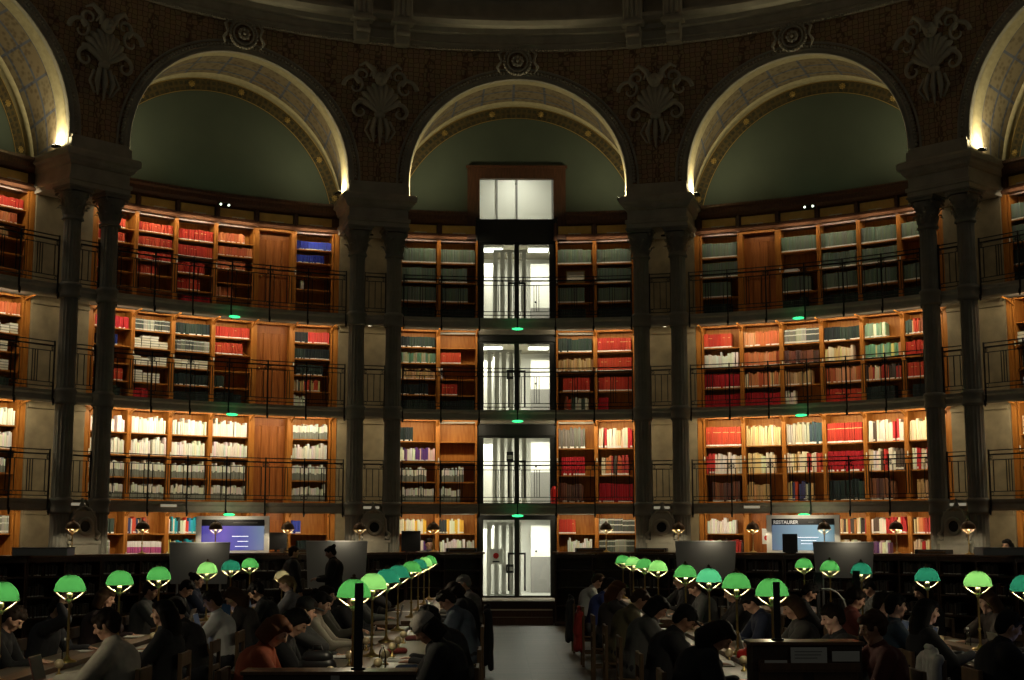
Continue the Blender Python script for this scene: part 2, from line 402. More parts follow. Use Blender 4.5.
    if n == 0: xs = sorted([x for x in xs if abs(abs(x) - .945) > .02] + [-.945, .945])
    vs = []; fs = []
    for k in range(len(xs) - 1):
        xa_, xb = xs[k], xs[k + 1]; za, zb = lz(xa_), lz(xb)
        hole = n == 0 and abs((xa_ + xb) / 2) < .945
        for lo, hi in ((9.6, 10.03), (11.12, None)) if hole else ((9.6, None),):
            b0 = len(vs); vs += [(xa_, YL, lo), (xb, YL, lo), (xb, YL, hi or zb), (xa_, YL, hi or za)]; fs.append((b0, b0 + 1, b0 + 2, b0 + 3))
    s_.add(vs, fs); s_.build('wall_lunette_%d' % (i + 1), 'green_wall', T=T, kind='structure')
    # painted border with rosettes
    s_ = MB(); vs = []; uv = []
    r0, r1 = RB - .32, RB + .01; L = 0
    for k in range(65):
        th = TH0 + (pi - 2 * TH0) * k / 64
        for r in (r0, r1): vs.append((-cos(th) * r, YL - .012, ZB + sin(th) * r)); uv.append((L, r - r0))
        L += pi * RB / 64
    s_.add(vs, [(2 * k, 2 * k + 2, 2 * k + 3, 2 * k + 1) for k in range(64)]); s_.uv = uv
    s_.build('trim_lunette_border_%d' % (i + 1), 'band', T=T, kind='structure')
    s_ = MB()
    for rr in (r0, r1 - .03):
        for k in range(64):
            t0, t1 = (TH0 + (pi - 2 * TH0) * q / 64 for q in (k, k + 1))
            s_.add([(-cos(t0) * rr, YL - .018, ZB + sin(t0) * rr), (-cos(t1) * rr, YL - .018, ZB + sin(t1) * rr), (-cos(t1) * (rr + .015), YL - .018, ZB + sin(t1) * (rr + .015)), (-cos(t0) * (rr + .015), YL - .018, ZB + sin(t0) * (rr + .015))], [(0, 1, 2, 3)])
    for t in (16, 34, 56, 79, 101, 124, 146, 164):
        cx, cz = -cos(radians(t)) * (RB - .15), ZB + sin(radians(t)) * (RB - .15)
        s_.ell((cx, YL - .02, cz), (.04, .02, .04), 10, 6)
        for q in range(8): s_.ell((cx + .06 * cos(q * pi / 4), YL - .02, cz + .06 * sin(q * pi / 4)), (.022, .014, .022), 6, 4)
    s_.build('trim_gilt_border_%d' % (i + 1), 'gold', T=T, kind='structure')

# upper entablature ring above the arches and the foot of the dome
s_ = MB()
sweep_ring(s_, [(12.40, 13.98), (12.33, 14.02), (12.33, 14.10), (12.28, 14.14), (12.34, 14.18), (12.34, 14.36), (12.24, 14.40), (12.24, 14.52), (12.10, 14.56), (12.02, 14.66), (12.02, 14.74), (12.20, 14.80), (12.45, 14.86),
               (12.45, 15.35), (12.30, 15.40), (12.30, 15.50), (12.50, 15.60)], -AMAX, AMAX, 120)
for n in PIERS:
    for sd in (-1, 1):
        Tq = T_ang(n * BETA + sd * .50 / 12.2, 12.2)
        s_.rbox(-.24, .24, -.22, .2, 14.50, 15.5, .03, T=Tq); s_.rbox(-.28, .28, -.28, .2, 14.44, 14.54, .02, T=Tq); s_.rbox(-.18, .18, -.12, .2, 13.95, 14.44, .03, T=Tq)
        s_.tube([Tq @ Vector((x, -.20, 14.2)) for x in (-.17, .17)], .07, 10)
        for q in range(3): s_.rbox(-.15 + q * .11, -.08 + q * .11, -.25, -.2, 14.62, 15.3, .01, T=Tq)
s_.build('trim_entablature', 'stone', kind='structure')
s_ = MB()
for k in range(0, 560):
    a = -AMAX + 2 * AMAX * k / 559
    s_.ell((XA + 12.29 * sin(a), YC + 12.29 * cos(a), 13.99), (.03, .03, .035), 6, 4)
s_.build('trim_beading', 'stone', kind='structure')
s_ = MB(); sweep_ring(s_, [(12.5, 15.6), (12.1, 16.4), (11.0, 17.6), (9.0, 18.8), (6.5, 19.6), (0.5, 20.0)], -AMAX, AMAX, 60)
s_.build('ceiling', 'mosaic', kind='structure')

# entablature blocks over each pair of columns
for i, n in enumerate(PIERS):
    T = T_bay(n); s_ = MB()
    prof = [(.74, 12.22, 9.40), (.74, 12.22, 9.50), (.77, 12.19, 9.52), (.77, 12.19, 9.60), (.72, 12.24, 9.62), (.72, 12.24, 9.84), (.77, 12.19, 9.86), (.82, 12.14, 9.92), (.84, 12.12, 9.98), (.90, 12.06, 10.02), (.90, 12.06, 10.12), (.87, 12.10, 10.18)]
    vs = []
    for hw, yf, z in prof: vs += [(-hw, yf, z), (hw, yf, z), (hw, 14.1, z), (-hw, 14.1, z)]
    fs = [(k * 4 + q, k * 4 + (q + 1) % 4, k * 4 + 4 + (q + 1) % 4, k * 4 + 4 + q) for k in range(len(prof) - 1) for q in range(4)]
    fs += [(3, 2, 1, 0), tuple(len(vs) - 4 + q for q in range(4))]
    s_.add(vs, fs)
    for k in range(26): s_.box(-.76 + k * .0585, -.76 + k * .0585 + .035, 12.13, 12.2, 9.90, 9.96)      # dentils
    # spring block between the two arches
    s_.box(-.74, .74, 12.22, 12.6, 10.16, 10.42); s_.box(-.70, .70, 12.26, 12.5, 10.42, 10.5)
    s_.build('trim_pier_entablature_%d' % (i + 1), 'stone', T=T, kind='structure')

# ------------------------------------------------------------------ columns
def column_meshes():
    H0, H1 = .5, 9.40
    sh = MB(); sh.lathe([(.205, H0 + .25), (.202, 3.2), (.196, 5.5), (.182, 8.70)], n=32, flute=.07)
    bs = MB(); bs.box(-.27, .27, -.27, .27, H0, H0 + .1); bs.lathe([(.25, H0 + .1), (.27, H0 + .14), (.25, H0 + .18), (.20, H0 + .2), (.22, H0 + .24), (.19, H0 + .27)], n=24)
    rg = MB()
    for z in (2.60, 4.87, 7.12):
        rg.lathe([(.20, z - .12), (.23, z - .10), (.235, z - .06), (.215, z - .02), (.215, z + .1), (.24, z + .14), (.24, z + .18), (.20, z + .22)], n=24)
    cp = MB()
    cp.lathe([(.18, 8.68), (.205, 8.70), (.195, 8.74), (.175, 8.76), (.175, 8.9), (.20, 9.05), (.27, 9.27)], n=24)
    for ring, (z, r, h, o) in enumerate(((8.80, .18, .17, 0), (8.95, .19, .19, .4))):      # acanthus leaves
        for k in range(8):
            a = k * pi / 4 + o
            d = Vector((cos(a), sin(a), 0)); t = Vector((-sin(a), cos(a), 0)); b = Vector((0, 0, z)) + d * r
            vs = []
            for q, (out, up, wd) in enumerate(((0, 0, .05), (.02, .09, .065), (.05, .15, .05), (.10, h, .035), (.11, h - .04, .01))):
                c_ = b + d * out + Vector((0, 0, up)); vs += [c_ - t * wd, c_ + d * .012, c_ + t * wd]
            cp.add(vs, [(q * 3 + e, q * 3 + e + 1, q * 3 + e + 4, q * 3 + e + 3) for q in range(4) for e in (0, 1)])
    for k in range(4):                                  # corner volutes
        a = pi / 4 + k * pi / 2; d = Vector((cos(a), sin(a), 0)); t = Vector((-sin(a), cos(a), 0))
        pts = []
        for q in range(14):
            th = q * .55; rr = .075 * (1 - q / 16); pts.append(d * (.25 + rr * cos(th)) + Vector((0, 0, 9.22 + rr * sin(th))))
        cp.tube(pts, [.026 * (1 - q / 20) for q in range(14)], 6)
    cp.box(-.25, .25, -.25, .25, 9.30, 9.36); cp.box(-.28, .28, -.28, .28, 9.36, 9.40)
    return {k: (v.mesh('column_' + k)) for k, v in (('shaft', sh), ('base', bs), ('collar', rg), ('capital', cp))}
cm = column_meshes()
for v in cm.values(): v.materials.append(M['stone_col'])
PN = {-2.5: 'left end', -1.5: 'left', -.5: 'centre-left', .5: 'centre-right', 1.5: 'right', 2.5: 'right end'}
for n in PIERS:
    for sd in (-1, 1):
        a = n * BETA + sd * .45 / RC
        t = thing('column', 'tall fluted stone column with leafy capital, %s one of %s pier pair' % ('left' if sd < 0 else 'right', PN[n]), 'column', P_ang(a, RC), -a)
        for k in ('shaft', 'base', 'collar', 'capital'): share(k, cm[k], t, Matrix.Diagonal((1.15, 1.15, 1, 1)) if k == 'capital' else None)

# ------------------------------------------------------------------ sculpted ornaments
def cartouche_meshes():
    sh = MB()
    for k in range(9):            # scallop shell ribs
        a = radians(-64 + 16 * k); sh.tube([(0, -.06, -.35), (sin(a) * .25, -.13, -.35 + cos(a) * .32), (sin(a) * .42, -.08, -.35 + cos(a) * .58), (sin(a) * .46, -.0, -.35 + cos(a) * .66)], [.03, .055, .07, .04], 6)
    sh.ell((0, -.06, -.36), (.12, .08, .1), 10, 6)
    sc = MB()
    for s in (-1, 1):
        for (cx, cz, r0, tr, dr) in ((.52, .18, .24, 0, 1), (.40, -.32, .20, 2.2, -1), (.36, .42, .17, -1.2, 1)):
            pts = []; rs = []
            for q in range(20):
                th = tr + dr * q * .34; rr = r0 * (1 - q / 24); pts.append((s * (cx + rr * cos(th)), -.10, cz + rr * sin(th))); rs.append(.05 * (1 - q / 26))
            sc.tube(pts, rs, 6)
        sc.tube([(s * .1, -.1, .38), (s * .16, -.16, .55), (s * .32, -.14, .68), (s * .44, -.08, .62)], [.06, .06, .045, .02], 6)
    pd = MB()
    for s in (-1, 0, 1): pd.tube([(s * .10, -.08, -.45), (s * .16, -.12, -.7), (s * .12, -.08, -.95 - .08 * (s == 0))], [.045, .055, .015], 6)
    for s in (-1, 1): pd.tube([(s * .20, -.06, -.5), (s * .30, -.1, -.72), (s * .18, -.06, -.92), (s * .06, -.04, -.80)], [.03, .03, .025, .015], 6)
    hd = MB(); hd.ell((0, -.14, .36), (.13, .12, .15), 12, 8); hd.ell((0, -.24, .33), (.035, .05, .05), 8, 5); hd.ell((0, -.22, .26), (.06, .03, .02), 8, 5)
    for s in (-1, 1): hd.ell((s * .05, -.245, .38), (.02, .02, .015), 6, 4); hd.tube([(s * .08, -.12, .48), (s * .18, -.14, .50), (s * .22, -.1, .40)], [.05, .04, .02], 6)
    return [(a, b.mesh(a)) for a, b in (('shell', sh), ('scroll', sc), ('garland', pd), ('mask', hd))]
cmesh = cartouche_meshes()
for _, me in cmesh: me.materials.append(M['stone'])
for n in PIERS[1:5]:
    a = n * BETA
    t = thing('stone_cartouche', 'carved shell and scroll cartouche above the %s pier, between two arches' % PN[n], 'carving', P_ang(a, 12.36, 12.62), -a)
    t.scale = (1.2, 1.2, 1.2)
    for k, me in cmesh: share(k, me, t)
def medallion():
    r = MB()
    for q in range(28):
        a = 2 * pi * q / 28; r.ell((.33 * cos(a), -.06, .33 * sin(a)), (.045, .05, .045), 6, 4)
    for rr, tb in ((.25, .03), (.13, .02)):
        r.tube([(rr * cos(2 * pi * q / 24), -.07, rr * sin(2 * pi * q / 24)) for q in range(25)], tb, 6)
    f = MB()
    for q in range(8):
        a = pi * q / 4; f.ell((.11 * cos(a), -.09, .11 * sin(a)), (.05, .035, .05), 8, 5)
    f.ell((0, -.11, 0), (.045, .04, .045), 8, 5)
    for s in (-1, 1):
        f.tube([(s * .36, -.05, .28), (s * .46, -.08, .18), (s * .40, -.08, 0), (s * .50, -.08, -.16), (s * .44, -.04, -.28)], [.02, .04, .03, .04, .02], 6)
    return [('wreath', r.mesh('wreath')), ('rosette', f.mesh('rosette'))]
mm = medallion()
for _, me in mm: me.materials.append(M['stone'])
for n in BAYS:
    t = thing('stone_medallion', 'round carved rosette medallion at the crown of the %s arch' % BAYNAME[n].replace(' bay', ''), 'carving', P_ang(n * BETA, 12.34, 13.70), -n * BETA)
    for k, me in mm: share(k, me, t)

# stone air vents standing between the columns, behind the counter
def vent_meshes():
    b = MB(); b.box(-.34, .34, -.13, .13, -1.35, .02); b.box(-.38, .38, -.16, .16, .02, .08)
    b.box(-.26, .26, -.10, .10, .08, .70)
    for s in (-1, 1): b.tube([(s * .30, -.08, .12), (s * .36, -.10, .22), (s * .28, -.10, .30), (s * .27, -.08, .55), (s * .16, -.08, .72), (0, -.08, .80)], [.05, .05, .035, .035, .03, .02], 6)
    b.lathe([(.05, .78), (.06, .82), (.03, .88), (.045, .93), (0.001, .98)], n=12)
    T = Matrix.Translation((0, -.13, .38)) @ Matrix.Rotation(pi / 2, 4, 'X')
    r = MB(); r.lathe([(.19, 0), (.20, .03), (.175, .06), (.13, .05), (.115, .01)], n=28, T=T)
    g = MB(); g.lathe([(.12, .012), (0.001, .012)], n=24, T=T)
    return [('pedestal', b, 'stone'), ('ring', r, 'stone'), ('grille', g, 'iron')]
vm = []
for k, b, m_ in vent_meshes():
    me = b.mesh(k); me.materials.append(M[m_]); vm.append((k, me))
for n in PIERS[1:5]:
    t = thing('stone_vent', 'scrolled stone air vent with round opening between the %s pair of columns' % PN[n], 'vent', P_ang(n * BETA, 12.42, 1.85), -n * BETA)
    for k, me in vm: share(k, me, t)

# ------------------------------------------------------------------ bookcases
# shelf contents, top shelf first; letter = kind of books, digit = how full (tenths)
SH = {
 (-1, 3): ['R8R8M5R6R4R5', 'R9R9R9R6E0E0', 'R9R9R8R7r8', 'O8O9O8E0O5E0', 'DOOR', 'B9B8E0A1E0E0'],
 (0, 3): ['D9D9D9K9', 'D9D8D8K9', None, None, 'D9X0D8K8', 'D9D9D9K9'],
 (1, 3): ['D9D9D8K8', 'DOOR', 'D9F0D8K7', 'D9D9D9K9', 'D9D9D9K9', 'D8E0D8K8'],
 (-1, 2): ['r9B6W6R8K8', 'S9L9L9L7r5', 'K9S9L9K9K9', 'R9R8E0K3K8', 'DOOR', 'H9K9K8M8W4'],
 (0, 2): ['K9G9T9K8K9', 'E0R6E1R5K9', None, None, 'K9T9R8M7', 'R9R9R9r3'],
 (1, 2): ['R8W9r9r9', 'O9O9J9r9', 'S9N9T8E3', 'K9Y8O9R9', 'A6U9J9K8', 'M6R9R9K8'],
 (-1, 1): ['W9W9w9w9', 'W9W9w9w9', 'W9W9w9w9', 'W9W9w9w9', 'DOOR', 'w9W9w9w9'],
 (0, 1): ['K4V9w8w9', 'E0E0w7w6', None, None, 'I8r7N7', 'Q9J8r9'],
 (1, 1): ['R9Q9N8', 'Y9Y8T6', 'I9J9M7', 'R9r9K9', 'Q9Q9N7', 'Y8Q8T6'],
 (-1, 0): ['K8S7E0E0', 'M6P9E0E0', 'C9C8E0E0', 'Y8W5E0E0', 'DOOR', 'B3K5E0E0'],
 (0, 0): ['Z8V7E0E0', 'Z7W9E0E0', None, None, 'R5W7E0E0', 'S9S9E0E0'],
 (1, 0): ['W8Q9E0E0', 'DOOR', 'G8W5E0E0', 'J9Y8E0E0', 'Q9V5E0E0', 'J9Q8E0E0'],
 (-2, 3): [None, None, None, None, 'R9R8O8E0E0', 'R9O8T6E0E0E0'],
 (-2, 2): [None, None, None, None, 'O9L9L8L8K8', 'O9L9L8L8K8'], (-2, 1): [None, None, None, None, 'W9W9w5w4', 'W9W8w6w5'], (-2, 0): [None, None, None, None, 'K9E0E0E0', 'S9E0E0E0'],
 (2, 3): ['D9D9K9K8', 'D9D9D9K9', None, None, None, None], (2, 2): ['R5L8W5w5', 'M9W8M9K8', None, None, None, None],
 (2, 1): ['T9Y8M9', 'M9Q9K9', None, None, None, None], (2, 0): ['M9W8E0E0', 'M9Q8E0E0', None, None, None, None]}
PAL = {  # colours, width range, height range (fraction of shelf height), depth
 'R': ([(.46, .045, .025), (.40, .035, .02), (.50, .065, .03)], (.028, .05), (.74, .80)),
 'r': ([(.34, .015, .02), (.40, .02, .025), (.28, .012, .018)], (.03, .06), (.72, .80)),
 'O': ([(.50, .14, .05), (.58, .2, .08), (.42, .1, .04), (.62, .28, .14)], (.025, .045), (.70, .82)),
 'D': ([(.125, .155, .115), (.145, .18, .135), (.105, .135, .10)], (.03, .05), (.80, .86)),
 'K': ([(.02, .03, .028), (.015, .02, .02), (.03, .045, .035)], (.03, .05), (.70, .82)),
 'B': ([(.02, .03, .22), (.04, .06, .35), (.01, .02, .12)], (.025, .04), (.66, .76)),
 'W': ([(.78, .75, .64), (.70, .68, .58), (.82, .80, .70)], (.03, .065), (.60, .84)),
 'w': ([(.74, .72, .62), (.66, .65, .56)], (.03, .05), (.62, .80)),
 'M': ([(.45, .06, .03), (.5, .35, .15), (.06, .08, .06), (.6, .55, .42), (.25, .08, .04), (.05, .05, .12)], (.02, .05), (.62, .84)),
 'J': ([(.5, .09, .04), (.6, .42, .2), (.55, .2, .08), (.7, .6, .4), (.4, .05, .04), (.08, .06, .05)], (.022, .045), (.66, .82)),
 'Q': ([(.55, .05, .04), (.7, .62, .48), (.45, .03, .03), (.68, .5, .3), (.10, .07, .05), (.75, .7, .58)], (.035, .06), (.68, .84)),
 'Y': ([(.66, .5, .24), (.7, .58, .34), (.6, .42, .2), (.74, .66, .48)], (.035, .06), (.66, .84)),
 'T': ([(.42, .26, .11), (.5, .34, .17), (.34, .2, .09)], (.03, .05), (.6, .78)),
 'N': ([(.14, .05, .03), (.2, .08, .04), (.1, .05, .04)], (.04, .06), (.68, .8)),
 'S': ([(.10, .11, .09), (.15, .16, .13), (.08, .09, .08), (.3, .3, .25)], (.025, .04), (.74, .82)),
 'G': ([(.07, .16, .09), (.10, .2, .12), (.3, .28, .18)], (.025, .04), (.66, .78)),
 'H': ([(.07, .09, .08), (.5, .05, .04), (.5, .05, .04), (.03, .03, .03)], (.03, .05), (.72, .8)),
 'I': ([(.05, .08, .09), (.42, .38, .28), (.05, .06, .06), (.16, .15, .12), (.5, .1, .05)], (.035, .06), (.74, .86)),
 'U': ([(.62, .6, .38), (.16, .32, .2), (.66, .56, .2), (.6, .3, .16)], (.03, .06), (.70, .8)),
 'V': ([(.75, .68, .62), (.78, .78, .6), (.12, .05, .2), (.7, .45, .4), (.2, .1, .2)], (.025, .05), (.62, .78)),
 'A': ([(.7, .68, .6), (.2, .3, .2), (.72, .68, .5)], (.03, .05), (.7, .8)),
 'P': ([(.50, .10, .26)], (.03, .045), (.72, .74)),
 'C': ([(.03, .35, .45), (.7, .6, .2), (.6, .06, .04), (.7, .66, .55), (.05, .2, .5), (.05, .06, .05)], (.02, .05), (.62, .85)),
 'Z': ([(.75, .7, .55), (.72, .68, .55), (.04, .05, .05), (.72, .38, .05), (.75, .45, .06)], (.025, .05), (.66, .8)),
}
NAMECOL = {'R': 'scarlet', 'r': 'crimson', 'O': 'russet', 'D': 'grey-green', 'K': 'black', 'Q': 'mixed', 'Y': 'buff', 'T': 'tan', 'N': 'dark brown', 'I': 'mixed', 'J': 'mixed', 'M': 'mixed'}
def colname(c):
    r, g, b = c
    if max(c) < .13: return 'black'
    if r > .6 and g > .55: return 'cream'
    if r > .55 and g > .38: return 'buff'
    if r > .3 and g < .12: return 'red'
    if r > .4 and g < .3: return 'orange-brown'
    if r < .3 and g < .12: return 'dark brown'
    return 'tan' if r > g * 1.15 else 'grey'

CASE_MESH = {}
def case_mesh(lv, rows):
    key = (lv, rows)
    if key in CASE_MESH: return CASE_MESH[key]
    H_ = (CEILZ[lv] - (.17 if lv == 3 else 0.0)) - FLOORZ[lv]; W_ = MOD / 2; d = .38
    R_ = {}
    s_ = MB(); s_.box(-W_ + .004, W_ - .004, d - .025, d, 0, H_); R_['back_panel'] = s_.mesh('back_panel')
    for sd, nm in ((-1, 'side_panel_l'), (1, 'side_panel_r')):
        s_ = MB(); x0 = sd * (W_ - .020)
        s_.box(x0 - .018, x0 + .018, .0, d - .025, 0, H_); s_.box(sd * (W_ - .025) - .024, sd * (W_ - .025) + .024, -.02, .01, 0, H_)
        s_.box(sd * (W_ - .025) - .012, sd * (W_ - .025) + .012, -.03, -.02, 0.05, H_ - .06)
        if lv < 3: s_.tube([(x0, -.02, H_ - .16), (x0, -.10, H_ - .10), (x0, -.22, H_ - .05), (x0, -.42, H_ - .03)], [.02, .022, .022, .018], 6)   # bracket carrying the gallery
        R_[nm] = s_.mesh('side_panel')
    s_ = MB(); s_.box(-W_ + .005, W_ - .005, -.012, .03, H_ - .05, H_); s_.box(-W_ + .005, W_ - .005, -.012, d - .02, H_ - .02, H_); R_['header'] = s_.mesh('header')
    z0, ht = .06, (H_ - .06 - (.05 if lv < 3 else .1)) / rows
    s_ = MB(); s_.box(-W_ + .04, W_ - .04, .0, d - .025, 0, .025); s_.box(-W_ + .04, W_ - .04, .004, d - .025, .025, .06); R_['shelf'] = s_.mesh('shelf')
    s2 = MB(); s2.rbox(-W_ + .04, W_ - .04, .004, d - .025, .035, .06, .004); R_['shelf2'] = s2.mesh('shelf')
    s_ = MB(); s_.rbox(-.014, .014, -.04, -.03, -.055, .055, .004); R_['label_holder'] = s_.mesh('label_holder')
    s_ = MB(); s_.box(-W_ + .08, W_ - .08, -.79, -.73, H_ - .035, H_ - .004); R_['light_strip'] = s_.mesh('light_strip')
    for k, v in R_.items(): v.materials.append(M['oakdark' if k == 'header' and lv == 3 else 'cream' if k == 'label_holder' else 'ledlit' if k == 'light_strip' else 'oak'])
    CASE_MESH[key] = (R_, z0, ht, H_); return CASE_MESH[key]

mass = MB(); n_ind = 0
IND_ROWS = []
for m_i in range(6):
    for r_i in (0, 1): IND_ROWS.append((1, 1, m_i, r_i))
for m_i in (4, 5):
    for r_i in (0, 1): IND_ROWS.append((0, 1, m_i, r_i))
IND_ROWS += [(1, 1, 3, 2), (1, 1, 0, 2), (1, 1, 2, 2)]

def book_geo(mb, T, wd, ht, dp, col, code, rnd):
    """a book standing upright: rounded spine towards -y, boards, pages recess at the top, shelf-mark label"""
    h = wd / 2 * .94; sp = [(-h, .006), (-h * .7, .001), (0, -.002), (h * .7, .001), (h, .006)]
    base = sp + [(h, dp), (-h, dp)]; n_ = 7
    def band(z0, z1, c):
        vs = [T @ Vector((x, y, z)) for z in (z0, z1) for x, y in base]
        mb.add(vs, [(i, (i + 1) % n_, n_ + (i + 1) % n_, n_ + i) for i in range(n_)], c)
    lab = code not in 'WLY' and rnd.random() < .75
    if code == 'w': segs = [(0, .50, (.21, .22, .18)), (.50, 1, col)]
    elif code == 'P': segs = [(0, .22, (.75, .7, .65)), (.22, .62, col), (.62, 1, (.78, .72, .68))]
    elif code == 'R' and wd > .045: segs = [(0, .02, col), (.02, .10, (.84, .82, .74)), (.10, .70, col), (.70, .73, (.65, .5, .2)), (.73, 1, col)]
    elif code == 'S': segs = [(0, .06, col), (.06, .16, (.6, .58, .5)), (.16, .55, col), (.55, .62, (.5, .5, .42)), (.62, .88, col), (.88, .95, (.5, .5, .42)), (.95, 1, col)]
    elif code == 'N' and False: segs = []
    elif code in 'RrOKDHGIJNT': segs = [(0, .015, col), (.015, .10, (.84, .82, .74) if lab or code in 'DR' else col), (.10, 1, col)]
    else: segs = [(0, .04, col), (.04, .13, (.7, .68, .6) if lab else col), (.13, 1, col)]
    for a0, a1, c in segs: band(ht * a0, ht * a1, c)
    top = [T @ Vector((x, y, ht)) for x, y in base]; bot = [T @ Vector((x, y, 0)) for x, y in base]
    mb.add(top, [tuple(range(n_))], (.6, .57, .48)); mb.add(bot, [tuple(range(n_ - 1, -1, -1))], col)

BOOKCAT = {}
def fill_shelf(bay, lv, mi, ri, rows, code, fill, T, ht):
    """T: matrix of the shelf top, x across, y to the back"""
    global n_ind
    rnd = random.Random(hash((bay, lv, mi, ri, code)) % 99991 if False else (bay + 5) * 7919 + lv * 601 + mi * 97 + ri * 13)
    usable = ht - .05; Wd = MOD - .10; x = -Wd / 2
    if code == 'E' and fill == 0: return
    if code == 'X':      # framed tan print standing on an empty shelf
        t = thing('framed_print', 'small framed tan print standing alone on a shelf right of the top glass doors', 'picture', (T @ Vector((-.0, .12, 0))), 0)
        T2 = T.to_euler(); t.rotation_euler = T2
        MB().box(-.24, .24, 0, .02, .04, .34).build('frame', 'brass', t); MB().box(-.21, .21, -.006, 0, .07, .31).build('print', 'cream', t); return
    if code == 'F':      # papers lying flat
        t = thing('paper_stack', 'pale papers lying flat on a shelf of the top gallery, right bay', 'papers', (T @ Vector((-.22, .02, 0)))); t.rotation_euler = T.to_euler()
        for q in range(3): MB().box(-.18 + q * .012, .15 + q * .01, 0, .2, q * .025, q * .025 + .02).build('folder', 'paper', t)
        return
    if code == 'L':      # white volumes lying in piles
        while x < -Wd / 2 + Wd * fill - .1:
            wd = rnd.uniform(.17, .24); k = rnd.choice([3, 4, 4, 5]) ; z = 0
            for q in range(k):
                th = usable * .82 / 5
                if z + th > usable: break
                c = rnd.choice([(.72, .69, .56), (.66, .6, .44), (.75, .72, .62)]); j = rnd.uniform(-.008, .008)
                mass.box(x + .01 + j, x + wd - .008 + j, .02, .26, z + .003, z + th * .82, c, T); mass.box(x + .01 + j, x + wd - .01 + j, .024, .26, z + th * .82, z + th, (.12, .10, .07), T); z += th
            x += wd
        return
    if code == 'E': code = 'W'
    cols, (w0, w1), (h0, h1) = PAL[code]
    if lv == 1 and bay >= 0 and code in 'RrQYIMJKNT' and rows == 3: w0, w1 = .042, .066
    ind = (bay, lv, mi, ri) in IND_ROWS
    hbase = rnd.uniform(h0, h1); c = rnd.choice(cols); run = 0; k = 0
    xend = -Wd / 2 + Wd * min(1, fill + .1 if fill > .85 else fill)
    if fill < .85 and rnd.random() < .3: sh = Wd * (1 - fill) * rnd.random(); x += sh; xend += sh
    while True:
        wd = rnd.uniform(w0, w1)
        if x + wd > xend: break
        if run <= 0:
            run = rnd.randint(3, 12) if code in 'RrOKBDSHI' else rnd.randint(1, 3); c = rnd.choice(cols)
            hbase = rnd.uniform(h0, h1)
        run -= 1
        h = usable * (hbase if code in 'RrDKSBHPN' else rnd.uniform(h0, h1)) * rnd.uniform(.985, 1.01)
        if code in 'Ww' and rnd.random() < .2: h *= 1.12
        h = min(h, usable * .97)
        if code in 'WwMQJ' and rnd.random() < .04: x += wd * .7; continue
        cc = tuple(max(0, min(1, v * rnd.uniform(.88, 1.1))) for v in c); yy = .02 + rnd.uniform(0, .03 if code not in 'D' else .01)
        tilt = rnd.choice([0, 0, 0, 0, 0, .05]) if code in 'QYJMV' else 0
        Tb = T @ Matrix.Translation((x + wd / 2, yy, 0.0005)) @ Matrix.Rotation(tilt, 4, 'Y')
        if ind and n_ind < 300 and tilt == 0:
            mb = MB(); book_geo(mb, Matrix.Identity(4), wd, h, .2, cc, code, rnd)
            o = mb.build('book', 'book', T=Tb)
            casen = ('%s bookcase of the right bay' % ORD[mi]) if bay == 1 else ('bookcase %s right of the doors' % ('just' if mi == 4 else 'two'))
            shelf = ['top', 'middle', 'bottom'][ri]
            tag(o, '%s book, %s from left, %s shelf, %s, first gallery' % (colname(cc), ORD[k], shelf, casen), 'book', 'books on the %s shelf of the %s, first gallery' % (shelf, casen))
            n_ind += 1
        else: book_geo(mass, Tb, wd, h, .2, cc, code, rnd)
        x += wd; k += 1

